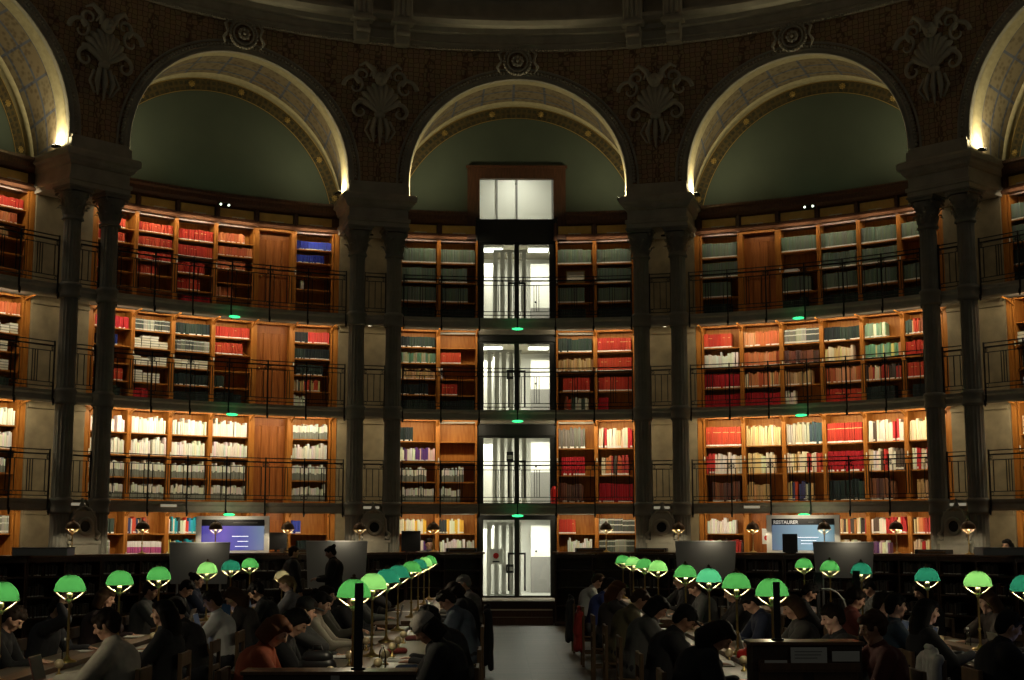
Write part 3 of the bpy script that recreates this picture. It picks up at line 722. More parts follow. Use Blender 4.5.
DESC = {'R': 'scarlet', 'r': 'crimson', 'O': 'russet', 'D': 'grey-green', 'K': 'black', 'W': 'white', 'w': 'white', 'M': 'mixed', 'S': 'grey', 'L': 'white', 'T': 'tan', 'B': 'blue', 'H': 'grey-red', 'E': 'few', 'Y': 'buff', 'Q': 'red and cream', 'J': 'warm-toned', 'I': 'dark banded', 'Z': 'white and orange', 'V': 'pale', 'C': 'brightly coloured', 'G': 'green', 'U': 'cream and green', 'A': 'cream', 'P': 'pink-banded', 'N': 'brown', 'X': 'few', 'F': 'few'}
oakdoor_meshes = {}
for (bay, lv), mods in SH.items():
    for mi, spec in enumerate(mods):
        if spec is None: continue
        a = bay * BETA + (mi - 2.5) * MOD / RF
        loc = P_ang(a, RF, FLOORZ[lv])
        if spec == 'DOOR':
            R_, z0, ht, H_ = case_mesh(lv, 4)
            t = thing('oak_door', 'oak panelled stair door between bookcases of the %s, %s' % (BAYNAME[bay], LEVELNAME[lv]), 'door', loc, -a)
            if lv not in oakdoor_meshes:
                W_ = MOD / 2; dd = MB(); dd.box(-W_ + .05, W_ - .05, .16, .20, 0, H_)
                for (x0, x1) in ((-.40, -.215), (-.19, -.02), (.02, .19), (.215, .40)):
                    for (q0, q1) in ((.08, .92), (1.0, H_ - .25)): dd.rbox(x0, x1, .145, .162, q0, q1, .012)
                fr = MB()
                for sd in (-1, 1): fr.box(sd * (W_ - .045) - .045, sd * (W_ - .045) + .045, -.02, .20, 0, H_)
                fr.box(-W_, W_, -.02, .2, H_ - .06, H_)
                hn = MB(); hn.cyl((-.30, .145, .98), (-.30, .09, .98), .012, n=8); hn.ell((-.30, .085, .98), (.022, .02, .022), 8, 6)
                L_ = [('door_panel', dd, 'oakdoor'), ('door_frame', fr, 'oak'), ('knob', hn, 'brass')]
                if True: L_.append(('light_strip', None, 'ledlit'))
                oakdoor_meshes[lv] = []
                for k, b_, mt in L_:
                    me = R_['light_strip'] if b_ is None else b_.mesh(k)
                    if b_ is not None: me.materials.append(M[mt])
                    oakdoor_meshes[lv].append((k, me))
            for k, me in oakdoor_meshes[lv]:
                if lv < 3 or k != 'light_strip': share(k, me, t)
            pw = .38
        else:
            items = [(spec[q], int(spec[q + 1]) / 10) for q in range(0, len(spec), 2)]
            rows = len(items); R_, z0, ht, H_ = case_mesh(lv, rows)
            top = next((c for c, f in items if c not in 'EXF'), 'E')
            side = ORD[mi] + ' from left' if bay in (-1, 0, 1) else ('nearest the pier' if (bay, mi) in ((-2, 5), (2, 0)) else 'second from the pier')
            t = thing('bookcase', 'oak bookcase with %s books, %s in %s, %s' % (DESC[top], {0: 'far left', 1: 'just left of doors', 4: 'just right of doors', 5: 'far right'}[mi] if bay == 0 else side, BAYNAME[bay], LEVELNAME[lv]), 'bookcase', loc, -a)
            for k in ('back_panel', 'side_panel_l', 'side_panel_r', 'header') + (('light_strip',) if lv < 3 else ()): share(k.replace('_l', '').replace('_r', '') if k.startswith('side') else k, R_[k], t)
            Tm = T_ang(a, RF, FLOORZ[lv])
            for q, (code, fl) in enumerate(items):
                zb = z0 + ht * (rows - 1 - q)
                share('shelf', R_['shelf' if q == rows - 1 else 'shelf2'], t, Matrix.Translation((0, 0, zb - .06)))
                fill_shelf(bay, lv, mi, q, rows, code, fl, Tm @ Matrix.Translation((0, 0, zb)), ht)
            share('label_holder', R_['label_holder'], t, Matrix.Translation((-MOD / 2 + .025, 0, H_ * .52)))
            pw = 1.0
        R_, z0, ht, H_ = case_mesh(lv, 4)
        pl = [.66, 1.32, .80, .66][lv] * pw
        if lv == 3: pl *= .75 if bay >= 0 else 1.5
        if lv < 3: light('AREA', 'shelf_light', (0, -.52 if lv == 2 else -.62, H_ - .05), P_SHELF * pl, t, size=MOD - .16, size_y=.05, rot=aim((0, .80, -.75)))
        else: light('AREA', 'shelf_light', (0, -.27, H_ + .04), P_SHELF * pl * .85, t, size=MOD - .2, size_y=.03, rot=aim((0, .55, -1)))
mo = mass.build('books', 'book'); mo['kind'] = 'stuff'; tag(mo, 'the many smaller books filling the lit shelves of all the galleries', 'books')
print('individual books', n_ind, 'mass faces', len(mass.f))

# wooden end posts of each bay and the gilt frieze over the top bookcases
for i, n in enumerate(BAYS):
    s_ = MB()
    for sd in (-1, 1):
        a = n * BETA + sd * (half_mods + .0052); Tq = T_ang(a, RF)
        for lv in range(4): s_.box(-.055, .055, -.05, .40, FLOORZ[lv], CEILZ[lv] - .01, T=Tq)
    s_.build('trim_end_post_%d' % (i + 1), 'oak', kind='structure')
    fr = MB(); g = MB(); ea = BETA / 2 - .045; segs = [(-ea, ea)] if n else [(-ea, -1.27 / RF), (1.27 / RF, ea)]
    for a0, a1 in segs:
        sweep_ring(fr, [(13.71, 9.44), (13.62, 9.46), (13.58, 9.52), (13.66, 9.58), (13.70, 9.60), (13.70, 9.84), (13.60, 9.88), (13.52, 9.94), (13.50, 10.04), (13.44, 10.08), (13.44, 10.14), (14.0, 10.16)], n * BETA + a0, n * BETA + a1, 30)
    for mi in range(6):
        if n == 0 and mi in (2, 3): continue
        Tq = T_ang(n * BETA + (mi - 2.5) * MOD / RF, 13.68)
        g.rbox(-.42, .42, -.015, .02, 9.62, 9.82, .006, T=Tq)
        fr.box(-MOD / 2 - .04, -MOD / 2 + .04, -.06, .02, 9.44, 9.90, T=Tq)
    fr.build('trim_frieze_%d' % (i + 1), 'oakdark', kind='structure')
    g.build('trim_gilt_panels_%d' % (i + 1), 'gold_panel', kind='structure')
    for mi in range(6):     # little picture lights under the frieze
        if (n == 0 and mi in (2, 3)) or (n == -2 and mi < 4) or (n == 2 and mi > 1): continue
        a = n * BETA + (mi - 2.5) * MOD / RF
        t = thing('picture_light', 'slim pale light bar under the gilt frieze, %s from left in %s' % (ORD[mi], BAYNAME[n]), 'lamp', P_ang(a, 13.60, 9.60), -a)
        MB().cyl((-.16, -.05, 0), (.16, -.05, 0), .014, n=8).build('light_bar', 'cream', t); MB().cyl((0, -.05, 0), (0, .06, -.01), .008, n=6).build('bracket', 'brass', t)

# ------------------------------------------------------------------ gallery railings
PANEL = {}
def rail_panel_mesh(L, triple=True):
    key = round(L, 3)
    if key in PANEL: return PANEL[key]
    s_ = MB(); h = L / 2
    s_.box(-h, h, -.012, .012, 1.00, 1.02); s_.box(-h, h, -.022, .022, .905, .935); s_.box(-h, h, -.01, .01, .80, .818)
    s_.box(-h, h, -.01, .01, .145, .163); s_.box(-h, h, -.01, .01, .055, .075)
    xs = [-h + .10, h - .10] + ([-.06, 0, .06] if L > .5 else [0])
    for x in xs: s_.box(x - .008, x + .008, -.008, .008, .15, .81)
    for x in (-h + .05, h - .05):
        s_.box(x - .006, x + .006, -.006, .006, .81, .91)
        for z in (.863, .11):
            pts = [(x + .035 * cos(q * pi / 4), 0, z + .035 * sin(q * pi / 4)) for q in range(9)]; s_.tube(pts, .006, 4)
    me = s_.mesh('rail_panel'); me.materials.append(M['iron']); PANEL[key] = me; return me
s_ = MB(); s_.box(-.014, .014, -.014, .014, -.22, 1.03); s_.lathe([(.02, -.30), (.03, -.26), (.024, -.22), (.012, -.18)], (0, -.03, 0), 8); s_.ell((0, -.03, -.31), (.022, .022, .022), 8, 5)
s_.box(-.012, .012, -.04, .0, -.22, -.19); post_me = s_.mesh('post'); post_me.materials.append(M['iron'])
RR = 12.60
for lv in (1, 2, 3):
    for n in BAYS:
        np_ = 6; ha = (BETA / 2) - .70 / RC; a0 = n * BETA - ha; st_ = 2 * ha / np_
        t = thing('gallery_railing', 'black iron railing along the front of the %s, %s' % (LEVELNAME[lv], BAYNAME[n]), 'railing', P_ang(n * BETA, RR, FLOORZ[lv]), -n * BETA)
        Ti = (T_ang(n * BETA, RR, FLOORZ[lv])).inverted(); L = 2 * RR * sin(st_ / 2)
        for k in range(np_ + 1): share('post', post_me, t, Ti @ T_ang(a0 + k * st_, RR, FLOORZ[lv]))
        for k in range(np_): share('rail_panel', rail_panel_mesh(L), t, Ti @ T_ang(a0 + (k + .5) * st_, RR * cos(st_ / 2), FLOORZ[lv]))
    for n in PIERS[1:5]:
        t = thing('gallery_railing', 'short black iron railing between the %s columns, %s' % (PN[n], LEVELNAME[lv]), 'railing', P_ang(n * BETA, RR - .02, FLOORZ[lv]), -n * BETA)
        for sd in (-1, 1): share('post', post_me, t, Matrix.Translation((sd * .255, 0, 0)))
        share('rail_panel', rail_panel_mesh(.50), t)

# small fixtures on the slabs
def at_px(x, y, Y=None, Z=None):
    """world point seen at picture position (x, y) at depth Y or height Z: used to measure positions from the photograph"""
    p_, yw = pitch, yaw
    F = Vector((sin(yw) * cos(p_), cos(yw) * cos(p_), sin(p_))); R_ = Vector((cos(yw), -sin(yw), 0)); U = R_.cross(F)
    d = F + R_ * ((x - 512) / 1400) - U * ((y - 340) / 1400)
    t = Y / d.y if Y is not None else (Z - 2.05) / d.z
    return Vector((0, 0, 2.05)) + d * t
def ang_at(x, R):      # angle on a circle of radius R seen at picture column x
    best = min(((abs((494 + 1400 * (XA + R * sin(a)) / (YC + R * cos(a))) - x), a) for a in [k / 2000 - 1.2 for k in range(4801)]))
    return best[1]
for lv in (1, 2, 3):
    for n in (-1, 0, 1):
        a = n * BETA + (0 if n == 0 else .0)
        if n: a = ang_at(230 if n < 0 else 804, 12.6)
        if lv == 3 and n: pass
        t = thing('exit_light', 'glowing green exit light under the %s slab, %s' % (LEVELNAME[lv], BAYNAME[n]), 'exit light', P_ang(a, 12.48, FLOORZ[lv] - .25), -a)
        MB().rbox(-.03, .03, -.03, .16, -.02, .0, .008).build('housing', 'frame', t); MB().ell((0, 0, -.035), (.14, .06, .032), 16, 8).build('lens', 'exit_green', t)
        light('POINT', 'exit_glow', (0, -.08, -.08), .18, t, color=(.1, 1, .35), size=.04)
for k, x in enumerate((80, 171, 372, 661, 751, 958)):
    a = ang_at(x, 12.62)
    t = thing('slab_light', 'narrow cream light bar on the lowest gallery slab, %s from the left of six' % ORD[k], 'lamp', P_ang(a, 12.60 if 100 < x < 900 else 12.58, 2.70), -a)
    MB().rbox(-.19, .19, -.025, .0, -.04, .02, .008).build('diffuser', mat('bar_diffuser', (.8, .75, .6), emit=(1, .88, .62), estr=.22), t); MB().box(-.20, .20, -.012, .03, -.05, .03).build('holder', 'brass', t)
for n in (-2, -1, 0, 1, 2):                       # twin spotlights on the frieze
    if n in (0,): continue
    a = ang_at(216, 13.5) if n == -1 else ang_at(819, 13.5) if n == 1 else n * BETA
    t = thing('twin_spotlight', 'black twin spotlight fixed on the frieze of the %s' % BAYNAME[n], 'spotlight', P_ang(a, 13.5, 9.86), -a)
    MB().box(-.12, .12, -.04, .0, -.03, .03).build('bracket', 'black', t)
    for sd in (-1, 1):
        h = MB().cyl((sd * .08, -.04, 0), (sd * .10, -.18, -.04), .045, .05, 12).build('spot_head', 'black', t)
        if n in (-1, 1): MB().ell((sd * .10, -.185, -.042), (.022, .01, .022), 8, 5).build('lens', 'spark', h)

# arch uplights standing on the entablature ledges
for n in BAYS:
    for sd in (-1, 1):
        Tq = T_bay(n) @ Matrix.Translation((sd * (RHO - .15), 12.22, ZENT)); p_ = Tq.to_translation()
        t = thing('arch_uplight', 'small bright uplight on the ledge at the %s foot of the %s arch' % ('left' if sd < 0 else 'right', BAYNAME[n].replace(' bay', '')), 'lamp', p_, -n * BETA)
        MB().rbox(-.05, .05, -.06, .14, 0, .05, .01).build('housing', 'frame', t); MB().box(-.035, .035, -.045, .125, .05, .055).build('lens', 'uplit', t)
        light('AREA', 'uplight', (-sd * .0, .10, .07), P_ARCH, t, color=(1, .86, .52), size=.10, size_y=.22, rot=aim((sd * .10, .12, 1)))
    # faint green wash on the lunette from the frieze
    t = light('AREA', 'lunette_wash', P_ang(n * BETA, 13.52, 10.22), .7, None, color=(.75, 1, .6), size=2.2, size_y=.06)
    t.rotation_euler = (T_bay(n).to_3x3() @ Vector((0, .25, 1))).to_track_quat('-Z', 'Y').to_euler()
# pier downlights behind the columns
for n in PIERS:
    for lv in range(4):
        t = thing('pier_downlight', 'small round downlight over the %s pier, %s' % (PN[n], LEVELNAME[lv]), 'lamp', P_ang(n * BETA, 13.20, CEILZ[lv] if lv < 3 else 9.40), -n * BETA)
        MB().cyl((0, 0, -.03), (0, 0, 0), .06, n=14).build('housing', 'frame', t); MB().cyl((0, 0, -.034), (0, 0, -.03), .045, n=14).build('lens', 'ledlit' if lv < 3 else 'frame', t)
        light('AREA', 'pier_light', (0, 0, -.05), P_PIER * [.8, 1.1, .9, .35][lv], t, color=(1, .82, .52), size=.2, rot=aim((0, .35, -1)))

# ------------------------------------------------------------------ stairwell behind the glass doors
def glass_mat():
    m = bpy.data.materials.new('clear_glass'); m.use_nodes = True; nt = m.node_tree; nt.nodes.clear()
    o = nt.nodes.new('ShaderNodeOutputMaterial'); mix = nt.nodes.new('ShaderNodeMixShader'); t = nt.nodes.new('ShaderNodeBsdfTransparent')
    t.inputs[0].default_value = (.9, .93, .9, 1); g = nt.nodes.new('ShaderNodeBsdfGlossy'); g.inputs['Roughness'].default_value = .02
    f = nt.nodes.new('ShaderNodeFresnel'); f.inputs[0].default_value = 1.45
    nt.links.new(f.outputs[0], mix.inputs[0]); nt.links.new(t.outputs[0], mix.inputs[1]); nt.links.new(g.outputs[0], mix.inputs[2]); nt.links.new(mix.outputs[0], o.inputs[0])
    return m
M['glass'] = glass_mat()
T0 = T_bay(0)
def S(mb, name, m): return mb.build(name, m, T=T0, kind='structure')
zf = [0.52, 2.79, 5.05, 7.30, 9.98, 12.2]
S(MB().box(-2.0, -1.0, 14.45, 14.5, .4, 11.9).box(1.0, 2.0, 14.45, 14.5, .4, 11.9).box(-2.05, -2.0, 14.45, 17.6, .4, 11.9).box(2.0, 2.05, 14.45, 17.6, .4, 11.9).box(-2.05, 2.05, 17.55, 17.6, .4, 11.9), 'wall_stairwell', 'white')
for k, z in enumerate(zf):
    S(MB().box(-2.0, 2.0, 13.75 if 0 < k < 4 else 14.0, 17.6, z - .24, z), 'floor_landing_%d' % (k + 1), 'stone' if k else 'greypanel')
# jambs of the opening
S(MB().box(-1.04, -.985, 13.70, 14.48, .5, 10.0).box(.985, 1.04, 13.70, 14.48, .5, 10.0), 'trim_opening', 'frame')
gl = [(.57, 2.42), (2.84, 4.45), (5.10, 6.83), (7.35, 9.38)]
for k, (za, zb) in enumerate(gl):
    top = CEILZ[k] - .1 if k < 3 else 10.0
    f = MB()
    for x0, x1 in ((-.985, -.83), (-.06, .06), (.83, .985)): f.box(x0, x1, 13.82, 13.88, za - .07, zb)
    f.box(-.985, .985, 13.80, 13.90, zb, top); f.box(-.985, .985, 13.82, 13.88, za - .07, za); f.box(-.985, .985, 13.76, 13.80, zb + .06, zb + .10)
    d = f.build('door_%d' % (k + 1), 'frame', T=T0, kind='structure')
    Ti = Matrix.Identity(4)
    for s_ in (-1, 1):
        MB().box(min(s_ * .06, s_ * .83), max(s_ * .06, s_ * .83), 13.845, 13.855, za, zb).build('glass_pane', 'glass', d, Ti)
        h = MB().box(s_ * .20 - .022, s_ * .20 + .022, 13.74, 13.78, za + .12, za + 1.05).box(min(s_ * .06, s_ * .2), max(s_ * .06, s_ * .2), 13.745, 13.775, za + 1.0, za + 1.05).box(s_ * .20 - .01, s_ * .20 + .01, 13.78, 13.84, za + .2, za + .24)
        h.build('handle', 'black', d, Ti)
# wooden surround and panes of the lunette window
f = MB().box(-1.26, -.945, 13.84, 14.0, 10.10, 11.12).box(.945, 1.26, 13.84, 14.0, 10.10, 11.12).box(-1.26, 1.26, 13.84, 14.0, 11.12, 11.46).box(-1.30, 1.30, 13.80, 13.9, 11.40, 11.46)
f.box(-1.26, -1.04, 13.72, 14.0, 9.5, 10.10).box(1.04, 1.26, 13.72, 14.0, 9.5, 10.10)
wd_ = f.build('window_1', 'oakdark', T=T0, kind='structure')
MB().box(-.945, .945, 13.9, 13.91, 10.03, 11.12).build('glass_pane', 'glass', wd_, Matrix.Identity(4))
MB().box(-.95, .95, 13.82, 13.95, 9.98, 10.05).build('window_sill', 'frame', wd_, Matrix.Identity(4))
# white doors seen through the lunette window
for k, x in enumerate((-.98, .52)):
    d = MB().box(x - .46, x + .46, 15.9, 15.96, 9.98, 12.0).build('door_%d' % (5 + k), 'white', T=T0, kind='structure')
    MB().box(x - .50, x - .46, 15.88, 15.98, 9.98, 12.0).box(x + .46, x + .50, 15.84, 15.98, 9.98, 12.0).build('door_frame', 'greywall', d, Matrix.Identity(4))
    MB().cyl((x - .36, 15.89, 10.30), (x - .36, 15.84, 10.30), .012, n=8).cyl((x - .36, 15.84, 10.30), (x - .26, 15.84, 10.30), .01, n=8).box(x - .38, x - .34, 15.885, 15.90, 10.22, 10.50).build('handle', 'black', d, Matrix.Identity(4))
S(MB().box(-2.0, -1.48, 15.9, 16.0, 9.98, 12.0).box(-.48, .0, 15.9, 16.0, 9.98, 12.0).box(1.02, 2.0, 15.9, 16.0, 9.98, 12.0), 'wall_upper_landing', 'white')
def place0(name, label, cat, x, y, z): return thing(name, label, cat, T0 @ Vector((x, y, z)), 0)
for k in range(5):
    zc = [2.55, 4.81, 7.06, 9.74, 11.96][k]
    nm = ['ground-level', 'first-gallery', 'second-gallery', 'top-gallery', 'lunette-level'][k]
    for s_ in (-1, 1):
        if k == 4 and s_ > 0: continue
        t = place0('ceiling_lamp', 'bright flat ceiling lamp, %s one on the %s landing behind glass' % ('left' if s_ < 0 else 'right', nm), 'lamp', s_ * .62 if k < 4 else 0, 16.0 if k < 4 else 14.9, zc)
        MB().rbox(-.30, .30, -.30, .30, -.05, 0, .02).build('housing', 'white', t); MB().box(-.26, .26, -.26, .26, -.06, -.05).build('diffuser', 'ceil_lit', t)
        light('AREA', 'landing_light', (0, 0, -.08), P_STAIR * [.55, .60, .60, .50, .40][k], t, color=(1, .94, .80), size=.5)
    if k == 4: break
    zb = zf[k]
    t = place0('slatted_screen', 'white slatted screen of tall bars on the %s landing' % nm, 'screen', -.35 if k % 2 == 0 else -.2, 15.4, zb)
    hgt = zc - zb - .25
    for q in range(5): MB().rbox(q * .19 - .40, q * .19 - .28, -.03, .03, 0.02, hgt, .008).build('bar', 'white', t)
    MB().box(-.40, .50, -.035, .035, hgt, hgt + .08).box(-.40, .50, -.035, .035, 0, .03).build('rail', 'white', t)
    t = place0('wall_cabinet' , 'grey-based service panel with white upper half on the %s landing' % nm, 'panel', 1.05, 16.9, zb)
    MB().rbox(-.62, .62, -.02, .1, 0, .95, .01).build('lower_panel', 'greywall', t); MB().rbox(-.62, .62, -.02, .1, .95, 1.0, .008).build('dado_rail', 'white', t)
    MB().rbox(-.62, .62, -.0, .08, 1.0, hgt, .01).build('upper_panel', 'white', t); MB().cyl((-.48, -.02, 1.1), (-.48, -.08, 1.1), .014, n=8).ell((-.48, -.09, 1.1), (.03, .02, .03), 8, 6).build('knob', 'black', t)
    t = place0('service_door', 'white flush door with black fittings at left of the %s landing' % nm, 'door', -1.0, 16.4, zb)
    MB().rbox(-.40, .40, -.02, .03, 0, hgt - .1, .01).build('door_panel', 'white', t); MB().box(-.47, -.40, -.03, .05, 0, hgt).box(.40, .47, -.03, .05, 0, hgt).build('door_frame', 'greypanel', t)
    MB().rbox(-.32, -.27, -.05, -.02, .95, 1.2, .005).build('handle', 'black', t)
# notices stuck on the screen bars, red extinguisher
for k, (x, z0_, z1, w_, m_, nm) in enumerate(((-.50, 1.30, 1.70, .34, 'white', 'grey notice with a red disc behind the ground-level glass door'), (-.15, 1.08, 1.30, .2, 'black', 'small dark notice beside the grey one behind the glass door'), (-.15, 3.95, 4.2, .18, 'black', 'small dark notice behind the first-gallery glass door'), (-.15, 6.1, 6.35, .18, 'black', 'small dark notice behind the second-gallery glass door'))):
    t = place0('notice', nm, 'sign', x * 1.02, 15.30, z0_)
    MB().rbox(-w_ / 2, w_ / 2, 0, .012, 0, z1 - z0_, .004).build('board', m_, t)
    if k == 0: MB().cyl((0, -.004, .22), (0, 0, .22), .075, n=18).build('disc', 'red', t); MB().box(-.09, .09, -.004, 0, .05, .09).build('text_lines', 'black', t)
    else: MB().box(-w_ / 2 + .03, w_ / 2 - .03, -.003, 0, .06, .16).build('text_lines', 'paper', t)
t = thing('fire_extinguisher', 'red fire extinguisher beside the first-gallery glass door', 'fire extinguisher', T0 @ Vector((.92, 13.55, 2.79)))
MB().lathe([(.001, 0), (.075, .01), (.085, .04), (.085, .36), (.06, .43), (.025, .46)], n=18).build('cylinder', 'red', t)
MB().cyl((0, 0, .46), (0, 0, .50), .02, n=10).tube([(0, 0, .5), (.03, -.03, .54), (.09, -.07, .54)], .012, 6).build('valve', 'black', t)
MB().tube([(.02, 0, .49), (.10, -.02, .44), (.11, -.03, .25), (.10, -.03, .12)], [.012, .012, .012, .02], 6).build('hose', 'black', t)

# ------------------------------------------------------------------ counter ring
CT = 1.66
for s_ in (-1, 1):
    A0, A1 = .072, 1.30; nU = 8; du = (A1 - A0) / nU
    w_ = MB(); a0, a1 = sorted((s_ * (A0 - .004), s_ * A1)); sector(w_, a0, a1, 11.34, 12.02, CT - .04, CT, 60)
    o = w_.build('worktop', 'tablewood'); tag(o, 'long curved dark wooden worktop of the counter %s of the central steps' % ('left' if s_ < 0 else 'right'), 'worktop')
    for k in range(nU):
        a = s_ * (A0 + (k + .5) * du); W_ = 11.4 * sin(du / 2) - .004
        t = thing('low_bookcase', 'dark low bookcase under the counter, %s to the %s of the central steps' % (ORD[k], 'left' if s_ < 0 else 'right'), 'bookcase', P_ang(a, 11.4), -a)
        MB().box(-W_, W_, .50, .54, 0, CT - .05).build('back_panel', 'counterwood', t)
        for q in (-1, 0, 1): MB().box(q * (W_ - .02) - .02, q * (W_ - .02) + .02, .0, .5, 0, CT - .05).build('side_panel', 'counterwood', t)
        for z in (.0, .42, .82, 1.22): MB().box(-W_ + .04, W_ - .04, .01, .5, z, z + (.035 if z else .1)).build('shelf', 'counterwood', t)
        MB().box(-W_, W_, -.02, .02, CT - .14, CT - .05).build('fascia', 'counterwood', t)
        Tm = T_ang(a, 11.4)
        if k > 0:
            for zi, z in enumerate((.455, .855, 1.255)):
                rnd = random.Random(k * 31 + zi + s_ * 7); 
                for hs in (-1, 1):
                    x = hs * W_ / 2 - W_ / 2 + .08; xe = x + (W_ - .14) * (rnd.uniform(.5, 1) if (s_ > 0 or k > 1) else .3)
                    while x < xe:
                        wd = rnd.uniform(.02, .05); h = rnd.uniform(.18, .25); cc = rnd.choice([(.05, .045, .04), (.08, .07, .06), (.04, .02, .015), (.03, .03, .03), (.10, .09, .08)])
                        mass2 = globals().setdefault('MASS2', MB()); book_geo(mass2, Tm @ Matrix.Translation((x, .06, z)), wd, h, .2, cc, 'M', rnd); x += wd
MASS2.build('books', 'book'); o = bpy.data.objects[-1] if False else [q for q in bpy.data.objects if q.name.startswith('books')][-1]
o['kind'] = 'stuff'; tag(o, 'rows of dim books on the low shelves under the counter', 'books')

# ------------------------------------------------------------------ green-shaded lamps
def lamp_meshes(pole):
    r_, h = .148, .165
    prof = [(r_ * cos(t), h * sin(t)) for t in [radians(q) for q in range(0, 88, 7)]] + [(.012, h)]
    sh = MB().lathe(prof, n=28)
    fin = MB().lathe([(.035, h - .006), (.035, h + .008), (.012, h + .014), (.018, h + .028), (.001, h + .04)], n=14)
    rim = MB().tube([(r_ * cos(2 * pi * q / 28), r_ * sin(2 * pi * q / 28), 0) for q in range(29)], .004, 6)
    arms = MB()
    for s_ in (-1, 1): arms.tube([(s_ * r_, 0, .004), (s_ * r_ * .55, 0, -.05), (0, 0, -.10)], .0075, 8)
    for s_ in (-1, 1): arms.ell((s_ * r_, 0, .004), (.012, .012, .012), 8, 6)
    sock = MB().lathe([(.0, -.115), (.02, -.11), (.024, -.085), (.018, -.08), (.018, -.055), (.028, -.05), (.028, -.02), (.02, -.012), (.014, .0)], n=14)
    bulb = MB().ell((0, 0, .085), (.024, .024, .030), 12, 8); hold = MB().lathe([(.001, .130), (.030, .130), (.034, .136), (.001, .142)], n=18)
    z0 = -pole
    po = MB().cyl((0, 0, z0 + .03), (0, 0, -.105), .0135, .011, 12).lathe([(.016, z0 + .2), (.022, z0 + .215), (.016, z0 + .23)], n=12)
    ba = MB().lathe([(.09, z0), (.09, z0 + .012), (.07, z0 + .022), (.035, z0 + .03), (.022, z0 + .05), (.014, z0 + .07)], n=20)
    out = {}
    for k, b_, m_ in (('shade', sh, 'shade_green'), ('finial', fin, 'bronze'), ('rim', rim, 'brass'), ('bracket_arms', arms, 'brasspaint'), ('socket', sock, 'brasspaint'), ('bulb', bulb, 'lamplit'), ('shade_holder', hold, 'brass'), ('pole', po, 'brass'), ('base', ba, 'brass')):
        me = b_.mesh(k); me.materials.append(M[m_]); out[k] = me
    return out
RIM_Z, TAB_Z = 1.51, .80
LM = lamp_meshes(RIM_Z - TAB_Z - .05); LC = lamp_meshes(2.17 - CT)
def put_lamp(ms, loc, rz, shade, label, group, power, name='desk_lamp'):
    t = thing(name, label, 'lamp', loc, rz, group)
    for k, me in ms.items():
        o = share(k, me, t)
        if k == 'shade': o.material_slots[0].link = 'OBJECT'; o.material_slots[0].material = M[shade]
    light('POINT', 'bulb_light', (0, 0, .034), power, t, color=(1, .85, .58), size=.022)
    return t
ROWS = {'L2': (-4.07, [11.8, 13.7, 15.5, 17.3, 20.2, 22.0, 23.7], ['green', 'green', 'green', 'green', 'pale', 'teal', 'green']),
        'L1': (-1.22, [12.4, 14.3, 16.2, 18.1, 21.0, 22.9, 24.8, 26.7], ['green', 'pale', 'teal', 'teal', 'green', 'teal', 'pale', 'green']),
        'R1': (2.48, [12.65, 14.5, 16.35, 18.35, 21.4, 23.3, 25.2, 27.2], ['green', 'green', 'mint', 'green', 'pale', 'green', 'pale', 'green']),
        'R2': (5.13, [13.65, 15.0, 16.75, 19.75, 21.6, 23.4], ['teal', 'pale', 'teal', 'teal', 'green', 'green'])}
ROWN = {'L2': 'far left table row', 'L1': 'table row left of aisle', 'R1': 'table row right of aisle', 'R2': 'far right table row'}
SHN = {'green': 'green', 'pale': 'pale green', 'teal': 'teal', 'mint': 'mint'}
for r, (X, Ys, cs) in ROWS.items():
    for k, (Y, c) in enumerate(zip(Ys, cs)):
        put_lamp(LM, (X, Y, RIM_Z), 0, 'shade_' + c, 'brass lamp with %s glass dome, %s from front, %s' % (SHN[c], ORD[k], ROWN[r]), 'green-shaded lamps on the reading tables', P_LAMP)
for k, (x, lit) in enumerate(((78, 1), (147, 1), (219, 1), (290, 1), (361, 1), (434, 1), (605, 1), (677, 1), (751, 1), (822, 1), (894, 1), (966, 1))):
    a = ang_at(x, 11.66)
    put_lamp(LC, P_ang(a, 11.66, 2.17), -a, 'bronze', 'brass counter lamp with dark bronze dome, %s of twelve from the left' % ORD[k], 'dark-domed lamps along the curved counter', P_COUNTER, 'counter_lamp')
pl_ = at_px(282, 579, Y=27.0)
t = put_lamp(LC, (pl_.x, 27.0, pl_.z), 0, 'shade_white', 'small cream-shaded lamp glowing in front of the left counter', None, 4)

# ------------------------------------------------------------------ reading tables
def table(row, X, y0, y1, lab):
    t = thing('reading_table', lab, 'table', (X, (y0 + y1) / 2, 0)); L = (y1 - y0) / 2
    top = MB().rbox(-.52, .52, -L, L, TAB_Z - .05, TAB_Z, .012); top.build('table_top', 'tablewood', t)
    for s_ in (-1, 1): MB().box(min(s_ * .12, s_ * .47), max(s_ * .12, s_ * .47), -L + .06, L - .06, TAB_Z, TAB_Z + .004).build('leather_inlay', 'leather', t)
    MB().rbox(-.09, .09, -L + .02, L - .02, TAB_Z, TAB_Z + .05, .01).build('centre_rail', 'tablewood', t)
    n_ = int(2 * L / 1.9) + 1
    for k in range(n_):
        y = -L + .12 + k * (2 * L - .24) / (n_ - 1)
        MB().rbox(-.40, .40, y - .035, y + .035, 0.06, TAB_Z - .05, .01).rbox(-.48, .48, y - .05, y + .05, 0, .06, .01).build('pedestal', 'tablewood', t)
    MB().box(-.03, .03, -L + .15, L - .15, .25, .40).build('stretcher', 'tablewood', t)
